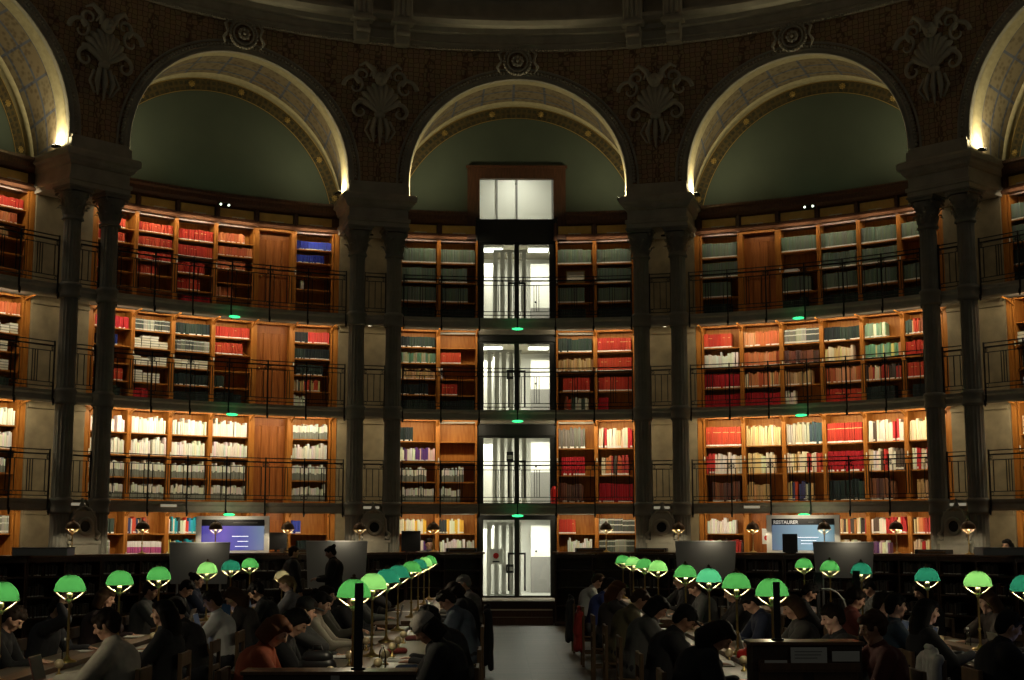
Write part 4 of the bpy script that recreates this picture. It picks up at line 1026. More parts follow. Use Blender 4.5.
TB = [('L2', -4.12, 10.9, 18.2, 'long reading table at far left, nearer the camera end'), ('L2', -4.12, 19.3, 25.6, 'long reading table at far left, nearer the counter'),
      ('L1', -1.22, 11.5, 19.0, 'long reading table left of the aisle, nearest the camera'), ('L1', -1.22, 20.1, 27.6, 'long reading table left of the aisle, nearest the counter'),
      ('R1', 2.48, 11.8, 19.3, 'long reading table right of the aisle, nearest the camera'), ('R1', 2.48, 20.4, 28.1, 'long reading table right of the aisle, nearest the counter'),
      ('R2', 5.13, 11.0, 17.9, 'long reading table at far right, nearer the camera end'), ('R2', 5.13, 19.0, 25.3, 'long reading table at far right, nearer the counter')]
for a_ in TB: table(*a_)
# end cabinets of the two nearest tables, leaflets, sign posts
def end_cabinet(x0, x1, Y, z, lab):
    t = thing('end_cabinet', lab, 'cabinet', ((x0 + x1) / 2, Y, 0)); h = (x1 - x0) / 2
    MB().rbox(-h, h, 0, .30, 0, z - .03, .01).build('body', 'counterwood', t); MB().rbox(-h - .02, h + .02, -.02, .32, z - .03, z, .01).build('top', 'tablewood', t)
    for s_ in (-1, 1): MB().rbox(s_ * h / 2 - h / 2 + .04, s_ * h / 2 + h / 2 - .04, -.012, 0, .1, z - .14, .006).build('panel', 'tablewood', t)
    return t
t = end_cabinet(-1.95, -.62, 11.15, 1.0, 'dark wooden cabinet closing the near end of the table left of the aisle')
MB().rbox(.02, .09, -.02, -.01, .90, .97, .003).build('number_plate', 'greypanel', t)
t = end_cabinet(2.08, 2.96, 11.45, 1.20, 'dark wooden leaflet cabinet closing the near end of the table right of the aisle')
MB().rbox(-.40, .40, -.09, -.07, .98, 1.04, .004).box(-.40, .40, -.09, -.0, .97, .985).build('leaflet_ledge', 'tablewood', t)
for k, (x0, x1, z0_, z1, lb) in enumerate(((2.37, 2.66, 1.03, 1.16, 'white printed sheet standing on the leaflet cabinet, left of the other leaflets'), (2.70, 2.92, 1.05, 1.13, 'short pale leaflet pile on the leaflet cabinet, beside the white printed sheet'), (2.16, 2.34, 1.03, 1.06, 'thin pale leaflet at the left end of the leaflet cabinet'))):
    t = thing('leaflet', lb, 'leaflet', ((x0 + x1) / 2, 11.39, 0)); h = (x1 - x0) / 2
    MB().rbox(-h, h, -.012, .0, z0_, z1, .003).build('sheet', 'paper', t)
    if k == 0: MB().box(-h + .03, h - .05, -.014, -.012, 1.10, 1.106).box(-h + .03, h - .08, -.014, -.012, 1.075, 1.081).box(-h + .03, h - .04, -.014, -.012, 1.125, 1.131).build('text_lines', 'greywall', t)
for k, (x, y, x1, yb, Y) in enumerate(((355, 583, 362.5, 661, 11.3), (773, 582, 781, 638, 11.6))):
    a_ = at_px(x, y, Y=Y); b_ = at_px(x1, yb, Y=Y)
    t = thing('sign_post', 'flat black upright sign post at the near end of the table %s of the aisle' % ('left', 'right')[k], 'sign', ((a_.x + b_.x) / 2, Y, 0)); h = (b_.x - a_.x) / 2
    MB().rbox(-h, h, -.012, .012, [1.0, 1.2][k], a_.z, .004).build('board', 'black', t); MB().rbox(-h - .02, h + .02, -.03, .03, [1.0, 1.2][k], [1.0, 1.2][k] + .015, .004).build('foot', 'black', t)
# little round brass spotlights on the tables
s1 = MB().lathe([(.03, 0), (.03, .01), (.012, .02), (.01, .07)], n=12).mesh('foot'); s1.materials.append(M['brass'])
s2 = MB().ell((0, 0, .10), (.042, .042, .042), 12, 8).mesh('ball_head'); s2.materials.append(M['brasspaint'])
ks = 0
for r, sd, Ys in (('L1', 1, (12.1, 13.0, 13.9, 14.8, 15.7, 16.6, 18.5, 20.6, 22.4)), ('L1', -1, (12.2, 13.8, 15.6)), ('R1', -1, (13.2, 14.0, 15.6)), ('L2', 1, (12.9, 14.6, 16.4)), ('R2', -1, (13.1, 15.8))):
    X = ROWS[r][0]
    for k, Y in enumerate(Ys):
        t = thing('table_spotlight', 'small round brass spotlight, %s from front, %s side of %s' % (ORD[k], 'right' if sd > 0 else 'left', {'L1': 'left aisle table', 'R1': 'right aisle table', 'L2': 'far left table', 'R2': 'far right table'}[r]), 'spotlight', (X + sd * .17, Y, TAB_Z + .005), 0, 'round brass spotlights on the tables')
        share('foot', s1, t); share('ball_head', s2, t)

# ------------------------------------------------------------------ screens, boards and furniture along the counter
def display(xl, xr, yt, yb, R, lab, kind):
    a = ang_at((xl + xr) / 2, R); P = P_ang(a, R); d = hypot(P.x, P.y)
    Y = P.y; zt = at_px((xl + xr) / 2, yt, Y=Y).z; zb = at_px((xl + xr) / 2, yb, Y=Y).z
    va = a * .55; W_ = (xr - xl) * Y / 1400 / cos(va) / 2 * .98; H_ = zt - zb
    t = thing('display_screen', lab, 'screen', (P.x, P.y, zb), -va)
    MB().rbox(-W_, W_, 0, .05, 0, H_, .01).build('frame', 'white', t)
    light('AREA', 'display_fill', (0, -.55, H_ + .02), 3.5, t, size=.5, size_y=.05, rot=aim((0, .75, -.5)))  # added light that brightens the white frame; no lamp stands here
    ww = W_ - .12
    m = bpy.data.materials.new('screen_' + kind); m.use_nodes = True; nt = m.node_tree; b = nt.nodes['Principled BSDF']
    tc = nt.nodes.new('ShaderNodeTexCoord'); gr = nt.nodes.new('ShaderNodeTexGradient'); cr = nt.nodes.new('ShaderNodeValToRGB'); mp = nt.nodes.new('ShaderNodeMapping')
    wv = nt.nodes.new('ShaderNodeTexNoise'); wv.inputs['Scale'].default_value = 2.2
    mx = nt.nodes.new('ShaderNodeMix'); mx.data_type = 'RGBA'; mx.inputs[0].default_value = .10
    mp.inputs['Location'].default_value = (.5, 0, 0); mp.inputs['Scale'].default_value = (1 / (2 * ww), 1, 1)
    if kind == 'violet': cols = [(0, (.05, .03, .45)), (.35, (.22, .12, .75)), (.6, (.10, .10, .55)), (1, (.25, .32, .48))]
    else: cols = [(0, (.10, .16, .24)), (.45, (.30, .48, .60)), (.8, (.35, .62, .72)), (1, (.14, .25, .30))]
    while len(cr.color_ramp.elements) < len(cols): cr.color_ramp.elements.new(.5)
    for e, (p_, c_) in zip(cr.color_ramp.elements, cols): e.position = p_; e.color = (*c_, 1)
    nt.links.new(tc.outputs['Object'], mp.inputs[0]); nt.links.new(mp.outputs[0], gr.inputs[0]); nt.links.new(gr.outputs[0], cr.inputs[0])
    nt.links.new(tc.outputs['Object'], wv.inputs['Vector']); nt.links.new(cr.outputs[0], mx.inputs[6]); nt.links.new(wv.outputs['Color'], mx.inputs[7])
    nt.links.new(mx.outputs[2], b.inputs['Emission Color']); b.inputs['Emission Strength'].default_value = .62 if kind == 'violet' else .7; b.inputs['Base Color'].default_value = (.01, .01, .01, 1)
    MB().box(-ww, ww, -.006, 0, .06, H_ - .22).build('screen', m, t)
    MB().box(-ww, ww, -.008, 0, H_ - .22, H_ - .08).build('header_bar', 'black', t)
    MB().box(-W_ + .1, W_ - .1, -.02, .03, -.9, 0).build('stand', 'greypanel', t)
    lm = mat('screen_text', (1, 1, 1), emit=(.8, .85, 1), estr=1.0)
    if kind == 'violet':
        MB().box(-.02, ww - .35, -.012, -.006, .36, .375).box(.10, ww - .35, -.012, -.006, .25, .262).box(.05, ww - .35, -.012, -.006, .14, .152).build('text_lines', lm, t)
        MB().box(.0, ww - .15, -.012, -.008, H_ - .155, H_ - .145).build('header_line', 'greywall', t)
    else:
        fc = bpy.data.curves.new('heading', 'FONT'); fc.body = 'RESTAURER'; fc.size = .105; fc.extrude = .002; fc.offset = .003
        fo = bpy.data.objects.new('heading_curve', fc); C.objects.link(fo); fm = bpy.data.meshes.new_from_object(fo.evaluated_get(bpy.context.evaluated_depsgraph_get())); bpy.data.objects.remove(fo); fm.materials.clear()
        ft = bpy.data.objects.new('heading', fm); C.objects.link(ft); ft.parent = t; ft.location = (-ww + .04, -.012, H_ - .195); ft.rotation_euler = (pi / 2, 0, 0); fm.materials.append(mat('heading_text', (.7, .7, .7), emit=(.7, .7, .7), estr=.25))
        MB().box(.12, ww - .45, -.012, -.008, H_ - .165, H_ - .155).build('header_line', 'greywall', t)
        MB().box(-.12, ww - .35, -.012, -.006, .34, .352).box(-.05, ww - .4, -.012, -.006, .27, .28).box(-.05, ww - .4, -.012, -.006, .20, .21).build('text_lines', lm, t)
    return t
display(201, 271, 516, 553, 12.15, 'white framed screen glowing violet and blue behind the left counter', 'violet')
display(766, 836, 515, 553, 12.15, 'white framed screen with dark heading bar and pale blue page behind the right counter', 'blue')
def board(xl, xr, yt, yb, Y, lab, name='privacy_board', z_floor=.25):
    a_ = at_px(xl, yt, Y=Y); b_ = at_px(xr, yb, Y=Y); W_ = (b_.x - a_.x) / 2; t = thing(name, lab, 'board', ((a_.x + b_.x) / 2, Y, 0)); H_ = a_.z - b_.z
    s_ = MB(); vs = []
    for y in (0, .035):
        vs += [(-W_ * .92, y, b_.z), (W_ * .92, y, b_.z), (W_, y, a_.z), (-W_, y, a_.z)]
    s_.add(vs, [(0, 1, 2, 3), (7, 6, 5, 4), (0, 4, 5, 1), (1, 5, 6, 2), (2, 6, 7, 3), (3, 7, 4, 0)]); s_.build('panel', 'greypanel', t)
    MB().box(-W_, W_, -.005, .04, a_.z - .012, a_.z + .006).build('top_edge', 'white', t)
    for s in (-1, 1): MB().cyl((s * W_ * .7, .02, 0), (s * W_ * .7, .02, b_.z), .02, n=8).build('leg', 'greypanel', t)
    light('AREA', 'board_fill', (W_ * .2, -.10, a_.z + .22), 2.2, t, size=.15, rot=aim((0, .15, -1)))  # added fill above the board to lighten its face, without any fixture
    return t
board(169, 229, 542.5, 584, 28.0, 'tall grey metal board standing in front of the counter, below the violet screen')
board(306, 367, 541, 588, 30.2, 'tall pale grey board standing in front of the counter, behind the standing people')
board(675, 737, 541, 578, 29.5, 'tall grey metal board in front of the right counter, left of the framed screen')
board(813, 875, 542, 578, 27.8, 'tall grey metal board in front of the right counter, below the framed screen')
def monitor(x, y, w_, h_, Y, lab, foot_z=None, slant=0):
    c = at_px(x, y, Y=Y); W_ = w_ * Y / 1400 / 2; H_ = h_ * Y / 1400 / 2; fz = foot_z if foot_z is not None else c.z - H_ - .12
    t = thing('monitor', lab, 'monitor', (c.x, Y, fz))
    z = c.z - fz; MB().rbox(-W_, W_, -.02, .02, z - H_, z + H_, .01).build('casing', 'black', t)
    MB().rbox(-.03, .03, -.0, .03, .02, z - H_ + .05, .008).build('stand', 'black', t); MB().rbox(-.12, .12, -.08, .1, 0, .02, .008).build('foot', 'black', t)
    return t
monitor(276, 541, 22, 17, 32.2, 'black monitor at the right edge of the violet screen', CT)
monitor(411, 541, 19, 20, 32.8, 'black monitor on the counter left of the central steps, beside the reader', CT)
monitor(790, 543, 15, 18, 30.8, 'black monitor standing before the pale blue screen', CT)
monitor(818, 581, 9, 17, 20.9, 'small dark monitor among the far right table lamps', TAB_Z + .005)
monitor(856, 580, 7, 18, 19.3, 'narrow dark monitor in front of the third lamp of the far right row', TAB_Z + .005)
c = at_px(826, 598, Y=19.7)
t = thing('curved_arm', 'thin white curved equipment arm beside the small dark monitor', 'equipment', (c.x, 19.7, TAB_Z + .005))
MB().tube([(-.06 + .0, 0, .50), (.06, 0, .50), (.16, 0, .45), (.24, 0, .36), (.28, 0, .24), (.29, 0, .02)], .012, 8).build('arm', 'white', t); MB().lathe([(.08, 0), (.08, .015), (.02, .03)], (.29, 0, 0), 14).build('base', 'black', t)
c = at_px(234, 590, Y=19.4)
t = thing('folder', 'blue upright folder on the far left table, right of the mint-lit readers', 'folder', (c.x - .1, 19.4, TAB_Z + .005))
MB().rbox(-.06, .06, -.012, .012, 0, .32, .004).build('cover', mat('blue_card', (.03, .12, .28), .5), t)
for k, (xl, xr, s_) in enumerate(((2, 58, -1), (993, 1050, 1))):
    a_ = at_px(xl, 547 if s_ > 0 else 546, Y=26.4); b_ = at_px(xr, 556, Y=26.4)
    t = thing('grey_cabinet', 'low light-grey cabinet on the counter end at the far %s' % ('left' if s_ < 0 else 'right'), 'cabinet', ((a_.x + b_.x) / 2, 27.2, CT + .002)); h = (b_.x - a_.x) / 2
    MB().rbox(-h, h, -.25, .25, 0, .14, .01).build('body', 'greypanel', t); MB().rbox(-h - .01, h + .01, -.26, .26, .14, .155, .006).build('lid', 'greywall', t)
for k, (x, y, Y, lab) in enumerate(((764, 536, 31.4, 'white notice with red disc on the wall left of the blue screen'),)):
    a = ang_at(x, 13.4); t = thing('notice', lab, 'sign', P_ang(a, 13.45, 2.0), -a)
    MB().rbox(-.11, .11, 0, .012, -.16, .20, .004).build('board', 'white', t); MB().cyl((0, -.004, -.02), (0, 0, -.02), .06, n=16).build('disc', 'red', t)
t = thing('paper_box', 'cream box on the counter right of the central steps, below the wall notice', 'box', at_px(700, 546, Y=31.6)); t.location.z = CT + .002
MB().rbox(-.22, .22, -.12, .12, 0, .22, .01).build('carton', 'greypanel', t); MB().rbox(-.225, .225, -.125, .125, .19, .235, .008).build('lid', 'white', t)
# flat dark trays on the counter (left and right of the vents)
for k, x in enumerate((300, 462, 590, 650, 930)):
    a = ang_at(x, 11.7); t = thing('document_tray', 'low black document tray on the counter, %s of five from the left' % ORD[k], 'tray', P_ang(a, 11.72, CT + .001), -a)
    MB().box(-.36, .36, -.14, .14, 0, .012).box(-.36, .36, .13, .14, .012, .09).box(-.36, -.35, -.14, .13, .012, .09).box(.35, .36, -.14, .13, .012, .09).build('tray', 'black', t)
    MB().rbox(-.30, .30, -.11, .11, .013, .06, .005).build('papers', 'bronze', t)

# ------------------------------------------------------------------ people
def remesh(mb, name, vox, smooth=3):
    me = mb.mesh(name + '_raw'); o = bpy.data.objects.new('raw', me); C.objects.link(o)
    r = o.modifiers.new('r', 'REMESH'); r.mode = 'VOXEL'; r.voxel_size = vox; r.use_smooth_shade = True
    s = o.modifiers.new('s', 'SMOOTH'); s.iterations = smooth; s.factor = .5
    dg = bpy.context.evaluated_depsgraph_get(); out = bpy.data.meshes.new_from_object(o.evaluated_get(dg)); out.name = name
    bpy.data.objects.remove(o); bpy.data.meshes.remove(me)
    out.polygons.foreach_set('use_smooth', [True] * len(out.polygons)); return out
V = Vector
def ik(s, h, l1, l2, hint):
    s = V(s); h = V(h); d = h - s; L = min(d.length, (l1 + l2) * .995); u = d.normalized(); a = (l1 * l1 - l2 * l2 + L * L) / (2 * L); k = sqrt(max(l1 * l1 - a * a, 0))
    n = (V(hint) - u * V(hint).dot(u)).normalized(); return s + u * a + n * k, s + u * L
class Pose: pass
def make_pose(kind):
    """joint positions in metres; the figure sits at the origin facing +y (seat top at z=.47) or stands"""
    P = Pose(); st = kind.startswith('stand')
    lean = {'type': .20, 'chin': .26, 'write': .34, 'head': .30, 'up': .06, 'stand': .0, 'standlook': .05, 'slump': .42}[kind]
    hz = .95 if st else .55
    P.hip = V((0, -.05 if not st else 0, hz)); T = .50
    P.neck = P.hip + V((0, sin(lean) * T, cos(lean) * T)); P.chest = P.hip + (P.neck - P.hip) * .72 + V((0, -.015, 0)); P.waist = P.hip + (P.neck - P.hip) * .35 + V((0, .01, 0))
    hl = {'type': .45, 'chin': .35, 'write': .75, 'head': .6, 'up': .15, 'stand': .1, 'standlook': .45, 'slump': .95}[kind]
    P.up = V((0, sin(hl), cos(hl))); P.fwd = V((0, cos(hl), -sin(hl))); P.hb = P.neck + V((0, sin(lean * .7 + .1) * .07, .06)); P.head = P.hb + P.up * .115
    P.sh = [P.neck + V((s * .175, -.01, -.055)) for s in (-1, 1)]
    ty, tz = .50, .80 if not st else 0
    if kind == 'type': H_ = [V((-.10, .46, .775)), V((.10, .46, .775))]
    elif kind == 'write': H_ = [V((-.16, .44, .765)), V((.13, .50, .775))]
    elif kind == 'slump': H_ = [V((-.20, .42, .765)), V((.20, .44, .765))]
    elif kind == 'chin': H_ = [V((-.15, .42, .765)), P.head + P.fwd * .06 - P.up * .155 + V((.05, .0, 0))]
    elif kind == 'head': H_ = [V((-.12, .46, .77)), P.head + V((.115, .03, .03))]
    elif kind == 'up': H_ = [V((-.10, .36, .82)), V((.11, .38, .84))]
    elif kind == 'standlook': H_ = [V((-.14, .30, 1.10)), V((.12, .32, 1.12))]
    else: H_ = [V((-.25, .08, .86)), V((.24, .14, .84))]
    P.hand = []; P.elb = []
    for i, s in enumerate((-1, 1)):
        e, h = ik(P.sh[i], H_[i], .29, .25, (s * .5, -.2 if kind != 'chin' or i == 0 else .6, -1)); P.elb.append(e); P.hand.append(h)
    if st: P.knee = [V((s * .10, .02, .50)) for s in (-1, 1)]; P.ank = [V((s * .11, 0 - .02, .09)) for s in (-1, 1)]
    else: P.knee = [V((s * .12, .40, .53)) for s in (-1, 1)]; P.ank = [V((s * .12, .38 - (.1 if kind in ('write', 'chin') else 0), .09)) for s in (-1, 1)]
    P.hj = [P.hip + V((s * .095, .02, -.02)) for s in (-1, 1)]; P.st = st; P.kind = kind
    return P
def frame_of(P):   # head rotation matrix
    x = V((1, 0, 0)); return Matrix((x, P.fwd, P.up)).transposed().to_4x4()
def body_mesh(P):
    m = MB()
    # torso under the clothes, neck
    m.capsule(P.hip, P.waist, .125, .12); m.capsule(P.waist, P.chest, .12, .14); m.capsule(P.sh[0] * .75 + P.sh[1] * .25, P.sh[1] * .75 + P.sh[0] * .25, .075, .075)
    m.capsule(P.neck - V((0, 0, .04)), P.hb + P.up * .05, .056, .05)
    R = frame_of(P).to_3x3(); H = lambda x, y, z: P.head + R @ V((x, y, z))
    m.ell(P.head, (.074, .094, .098), 20, 14, R=R); m.ell(H(0, .018, -.045), (.056, .070, .068), 16, 10, R=R); m.ell(H(0, .062, -.085), (.030, .026, .022), 12, 8, R=R)     # skull, jaw, chin
    m.capsule(H(0, .086, .012), H(0, .105, -.022), .009, .0145, 8); m.ell(H(0, .096, -.026), (.018, .012, .009), 8, 6, R=R)                                                     # nose
    m.ell(H(0, .084, -.052), (.024, .010, .006), 8, 6, R=R); m.ell(H(0, .083, -.064), (.021, .010, .006), 8, 6, R=R)                                                      # lips
    m.capsule(H(-.045, .078, .030), H(.045, .078, .030), .010, .010, 8)                                                                                                     # brow
    for s in (-1, 1): m.ell(H(s * .076, -.005, -.008), (.011, .020, .031), 10, 8, R=R); m.ell(H(s * .045, .055, -.028), (.022, .024, .022), 8, 6, R=R)                        # ears, cheeks
    for i, s in enumerate((-1, 1)):
        m.capsule(P.sh[i], P.elb[i], .050, .040); m.capsule(P.elb[i], P.hand[i], .040, .026)
        # hand: palm, four fingers, thumb
        if P.kind == 'head' and i == 1: d = (P.up * .8 + V((-.35, -.25, 0))).normalized(); nrm = V((1, 0, 0))
        elif P.kind == 'chin' and i == 1: d = (P.up * .75 + V((-.2, .0, 0))).normalized(); nrm = V((.2, 1, .1)).normalized()
        elif P.st and P.kind == 'stand': d = V((0, .1, -1)).normalized(); nrm = V((s, 0, 0))
        else: d = V((-s * .25, 1, -.05)).normalized(); nrm = V((0, .05, 1)).normalized()
        a = d.cross(nrm).normalized(); nrm = a.cross(d).normalized(); w0 = P.hand[i]
        if a.x * s > 0: a = -a            # thumb side points to the body's middle
        for q in (-.022, 0, .022): m.capsule(w0, w0 + d * .075 + a * q, .017, .0125, 8)
        for q, (o, L) in enumerate(((.030, .066), (.010, .076), (-.010, .070), (-.029, .055))):
            b = w0 + d * .082 + a * o; cu = -nrm; f1 = b + d * L * .45 + cu * .004; f2 = f1 + (d * .8 + cu * .6).normalized() * L * .33; f3 = f2 + (d * .5 + cu * .9).normalized() * L * .25
            m.capsule(b, f1, .0095, .009, 8); m.capsule(f1, f2, .009, .0082, 8); m.capsule(f2, f3, .0082, .0072, 8)
        b = w0 + d * .025 + a * .026; f1 = b + (d * .6 + a * .8).normalized() * .038; f2 = f1 + (d * .9 + a * .25 - nrm * .3).normalized() * .030
        m.capsule(b, f1, .0125, .0105, 8); m.capsule(f1, f2, .0105, .0085, 8)
        m.capsule(P.hj[i], P.knee[i], .080, .054); m.capsule(P.knee[i], P.ank[i], .050, .034); m.capsule(P.ank[i], P.ank[i] + V((s * .015, .15, -.045)), .036, .026)
    return remesh(m, 'body', .0085, 2)
def top_mesh(P, bulky):
    m = MB(); g = .03 if bulky else .012
    m.capsule(P.hip - V((0, 0, .02)), P.waist, .145 + g, .138 + g, 16); m.capsule(P.waist, P.chest, .138 + g, .150 + g, 16)
    for s in (-1, 1): m.capsule(P.hip + V((s * .05, 0, -.02)), P.chest + V((s * .055, 0, 0)), .115 + g, .115 + g, 14)
    m.capsule(P.sh[0] * .88 + P.sh[1] * .12, P.sh[1] * .88 + P.sh[0] * .12, .082 + g * .6, .082 + g * .6, 14); m.capsule(P.chest, P.neck - V((0, 0, .03)), .13 + g, .075 + g, 14)
    m.capsule(P.neck - V((0, 0, .02)), P.neck + V((0, .005, .012)), .068 + g * .6, .064 + g * .6, 14)
    for i in (0, 1):
        w = P.elb[i] + (P.hand[i] - P.elb[i]) * .93
        m.capsule(P.sh[i], P.elb[i], .062 + g, .052 + g); m.capsule(P.elb[i], w, .052 + g, .034 + g * .6)
    return remesh(m, 'top', .013, 4)
def trouser_mesh(P):
    m = MB(); m.capsule(P.hip + V((-.06, 0, 0)), P.hip + V((.06, 0, 0)), .135, .135, 14)
    for i in (0, 1): m.capsule(P.hj[i], P.knee[i], .098, .070); m.capsule(P.knee[i], P.ank[i] + V((0, 0, .02)), .068, .052)
    return remesh(m, 'trousers', .014, 3)
def shoe_mesh(P):
    m = MB()
    for i, s in enumerate((-1, 1)): a = P.ank[i]; m.capsule(a + V((0, -.03, -.035)), a + V((s * .015, .16, -.05)), .048, .038); m.capsule(a, a + V((0, .02, -.03)), .044, .045)
    return remesh(m, 'shoes', .012, 2)
def eye_mesh(P):
    m = MB(); R = frame_of(P).to_3x3()
    for s in (-1, 1): m.ell(P.head + R @ V((s * .031, .080, .008)), (.011, .010, .007), 8, 6, R=R)
    return m.mesh('eyes')
def hair_mesh(P, style):
    m = MB(); R = frame_of(P).to_3x3(); H = lambda x, y, z: P.head + R @ V((x, y, z)); rnd = random.Random(len(style) * 5)
    m.ell(H(0, -.020, .022), (.087, .098, .096), 18, 12, R=R); m.ell(H(0, .045, .068), (.068, .052, .040), 14, 8, R=R); m.ell(H(0, -.05, -.03), (.074, .060, .07), 12, 8, R=R)
    if style == 'short':
        for q in range(26): a = rnd.uniform(-2.6, 2.6); b = rnd.uniform(.2, 1.2); m.capsule(H(sin(a) * .075 * cos(b), -.015 - cos(a) * -.07 * cos(b), .03 + .085 * sin(b)), H(sin(a) * .088 * cos(b), -.0 + cos(a) * .082 * cos(b), .04 + .095 * sin(b)), .016, .008, 6)
    if style in ('long', 'longfront'):
        for q in range(-6, 7):
            a = q / 6 * 1.9; x, y = sin(a) * .080, -.03 - cos(a) * .072
            dn = V((x * 1.45, -.10 if abs(q) < 4 else -.02, 0)); p1 = H(x, y, .0); p2 = H(x * 1.1, y - .02, -.13); p3 = V((p2.x * 1.08, p2.y - .01 + (.03 if abs(q) > 4 else 0), p2.z - .17 - .02 * (q % 3)))
            m.capsule(p1, p2, .034, .034, 8); m.capsule(p2, p3, .034, .018, 8)
    if style == 'bob':
        for q in range(-6, 7):
            a = q / 6 * 2.0; x, y = sin(a) * .082, -.03 - cos(a) * .072; m.capsule(H(x, y, .0), H(x * 1.1, y, -.12), .032, .024, 8)
    if style == 'bun': m.ell(H(0, -.11, .075), (.042, .042, .040), 12, 8, R=R)
    if style == 'tail':
        p = H(0, -.115, .02); m.ell(p, (.03, .03, .03), 8, 6); m.capsule(p, p + V((0, -.05, -.10)), .032, .030, 8); m.capsule(p + V((0, -.05, -.10)), p + V((0, -.03, -.26)), .030, .012, 8)
    if style == 'curly':
        for q in range(60): a = rnd.uniform(-2.5, 2.5); b = rnd.uniform(-.5, 1.4); m.ell(H(sin(a) * .088 * cos(b), -.025 - cos(a) * .088 * cos(b), .02 + .092 * sin(b)), [rnd.uniform(.018, .030)] * 3, 7, 5)
    return remesh(m, 'hair', .0095, 2)
def hat_mesh(P, style):
    m = MB(); R = frame_of(P).to_3x3(); H = lambda x, y, z: P.head + R @ V((x, y, z))
    if style == 'beanie': m.ell(H(0, -.012, .050), (.098, .110, .090), 18, 12, R=R); m.ell(H(0, -.012, .035), (.104, .116, .035), 18, 8, R=R); m.ell(H(0, -.02, .145), (.025, .025, .02), 8, 6, R=R)
    else: m.ell(H(0, -.015, .055), (.095, .105, .075), 18, 12, R=R); m.ell(H(0, .12, .048), (.065, .065, .010), 14, 6, R=R)
    return remesh(m, style, .010, 3)
def hood_mesh(P):
    m = MB(); m.capsule(P.neck + V((-.06, -.07, 0)), P.neck + V((.06, -.07, 0)), .055, .055); m.capsule(P.neck + V((-.05, -.09, -.06)), P.neck + V((.05, -.09, -.06)), .045, .045)
    for s in (-1, 1): m.capsule(P.neck + V((s * .07, -.05, 0)), P.neck + V((s * .05, .06, -.02)), .035, .025)
    return remesh(m, 'hood', .012, 3)
CACHE = {}
def cached(fn, kind, *a):
    k = (fn.__name__, kind) + a
    if k not in CACHE:
        pk = ('pose', kind)
        if pk not in CACHE: CACHE[pk] = make_pose(kind)
        CACHE[k] = fn(CACHE[pk], *a); CACHE[k].materials.append(M['black'])
    return CACHE[k]
SKIN = [mat('skin_%d' % i, c, .55) for i, c in enumerate([(.56, .32, .22), (.48, .27, .18), (.30, .16, .10), (.62, .38, .28), (.20, .10, .06)])]
CLOTH = {}
def cloth(c):
    if c not in CLOTH: CLOTH[c] = mat('cloth_%d' % len(CLOTH), c, .85, col2=tuple(v * .8 for v in c), nscale=14, bump=.25)
    return CLOTH[c]
HAIRC = {'black': (.010, .008, .007), 'dark': (.02, .012, .008), 'brown': (.06, .03, .015), 'blond': (.25, .17, .08), 'grey': (.25, .24, .22), 'red': (.13, .045, .015)}
HM = {k: mat('hair_' + k, v, .7, spec=.2) for k, v in HAIRC.items()}

def chair(loc, rz, short):
    t = thing('reading_chair', 'dark wooden chair under the ' + short, 'chair', loc, rz)
    global CHM
    try: CHM
    except NameError:
        CHM = {}
        L_ = {'seat': MB().rbox(-.22, .22, -.22, .20, .44, .475, .03), 'back_rail': MB().rbox(-.21, .21, -.235, -.205, .80, .93, .01).rbox(-.20, .20, -.23, -.21, .62, .68, .008),
              'leg_front': MB().rbox(-.02, .02, -.02, .02, 0, .44, .006), 'leg_rear': MB().rbox(-.02, .02, -.02, .02, 0, .93, .006), 'stretcher': MB().rbox(-.01, .01, -.19, .17, .20, .235, .005)}
        for k, b in L_.items():
            me = b.mesh(k); me.materials.append(M['chairwood']); CHM[k] = me
    share('seat', CHM['seat'], t); share('back_rail', CHM['back_rail'], t)
    for s in (-1, 1):
        share('leg', CHM['leg_front'], t, Matrix.Translation((s * .19, .17, 0))); share('leg', CHM['leg_rear'], t, Matrix.Translation((s * .20, -.215, 0))); share('stretcher', CHM['stretcher'], t, Matrix.Translation((s * .19, 0, 0)))
    return t
PS = 1.07
def person(loc, rz, pose, style, hc, topc, label, short, skin=0, trc=(.02, .02, .025), bulky=False, hat=None, hatc=None, hood=False, shoes=(.03, .03, .03), sit=True, scale=PS):
    t = thing('person', label, 'person', loc, rz); t.scale = (scale,) * 3
    share('body', cached(body_mesh, pose), t, None, SKIN[skin]); share('eyes', cached(eye_mesh, pose), t, None, M['black'])
    share('hair', cached(hair_mesh, pose, style), t, None, HM[hc])
    share('jacket' if bulky else 'sweater', cached(top_mesh, pose, bulky), t, None, cloth(topc)); share('trousers', cached(trouser_mesh, pose), t, None, cloth(trc)); share('shoes', cached(shoe_mesh, pose), t, None, cloth(shoes))
    if hat: share(hat, cached(hat_mesh, pose, hat), t, None, cloth(hatc))
    if hood: share('hood', cached(hood_mesh, pose), t, None, cloth(topc))
    if sit: chair((loc[0], loc[1], 0), rz, short)
    return t
BK, DK, NV, GY = (.012, .012, .014), (.025, .022, .022), (.012, .018, .045), (.10, .10, .095)
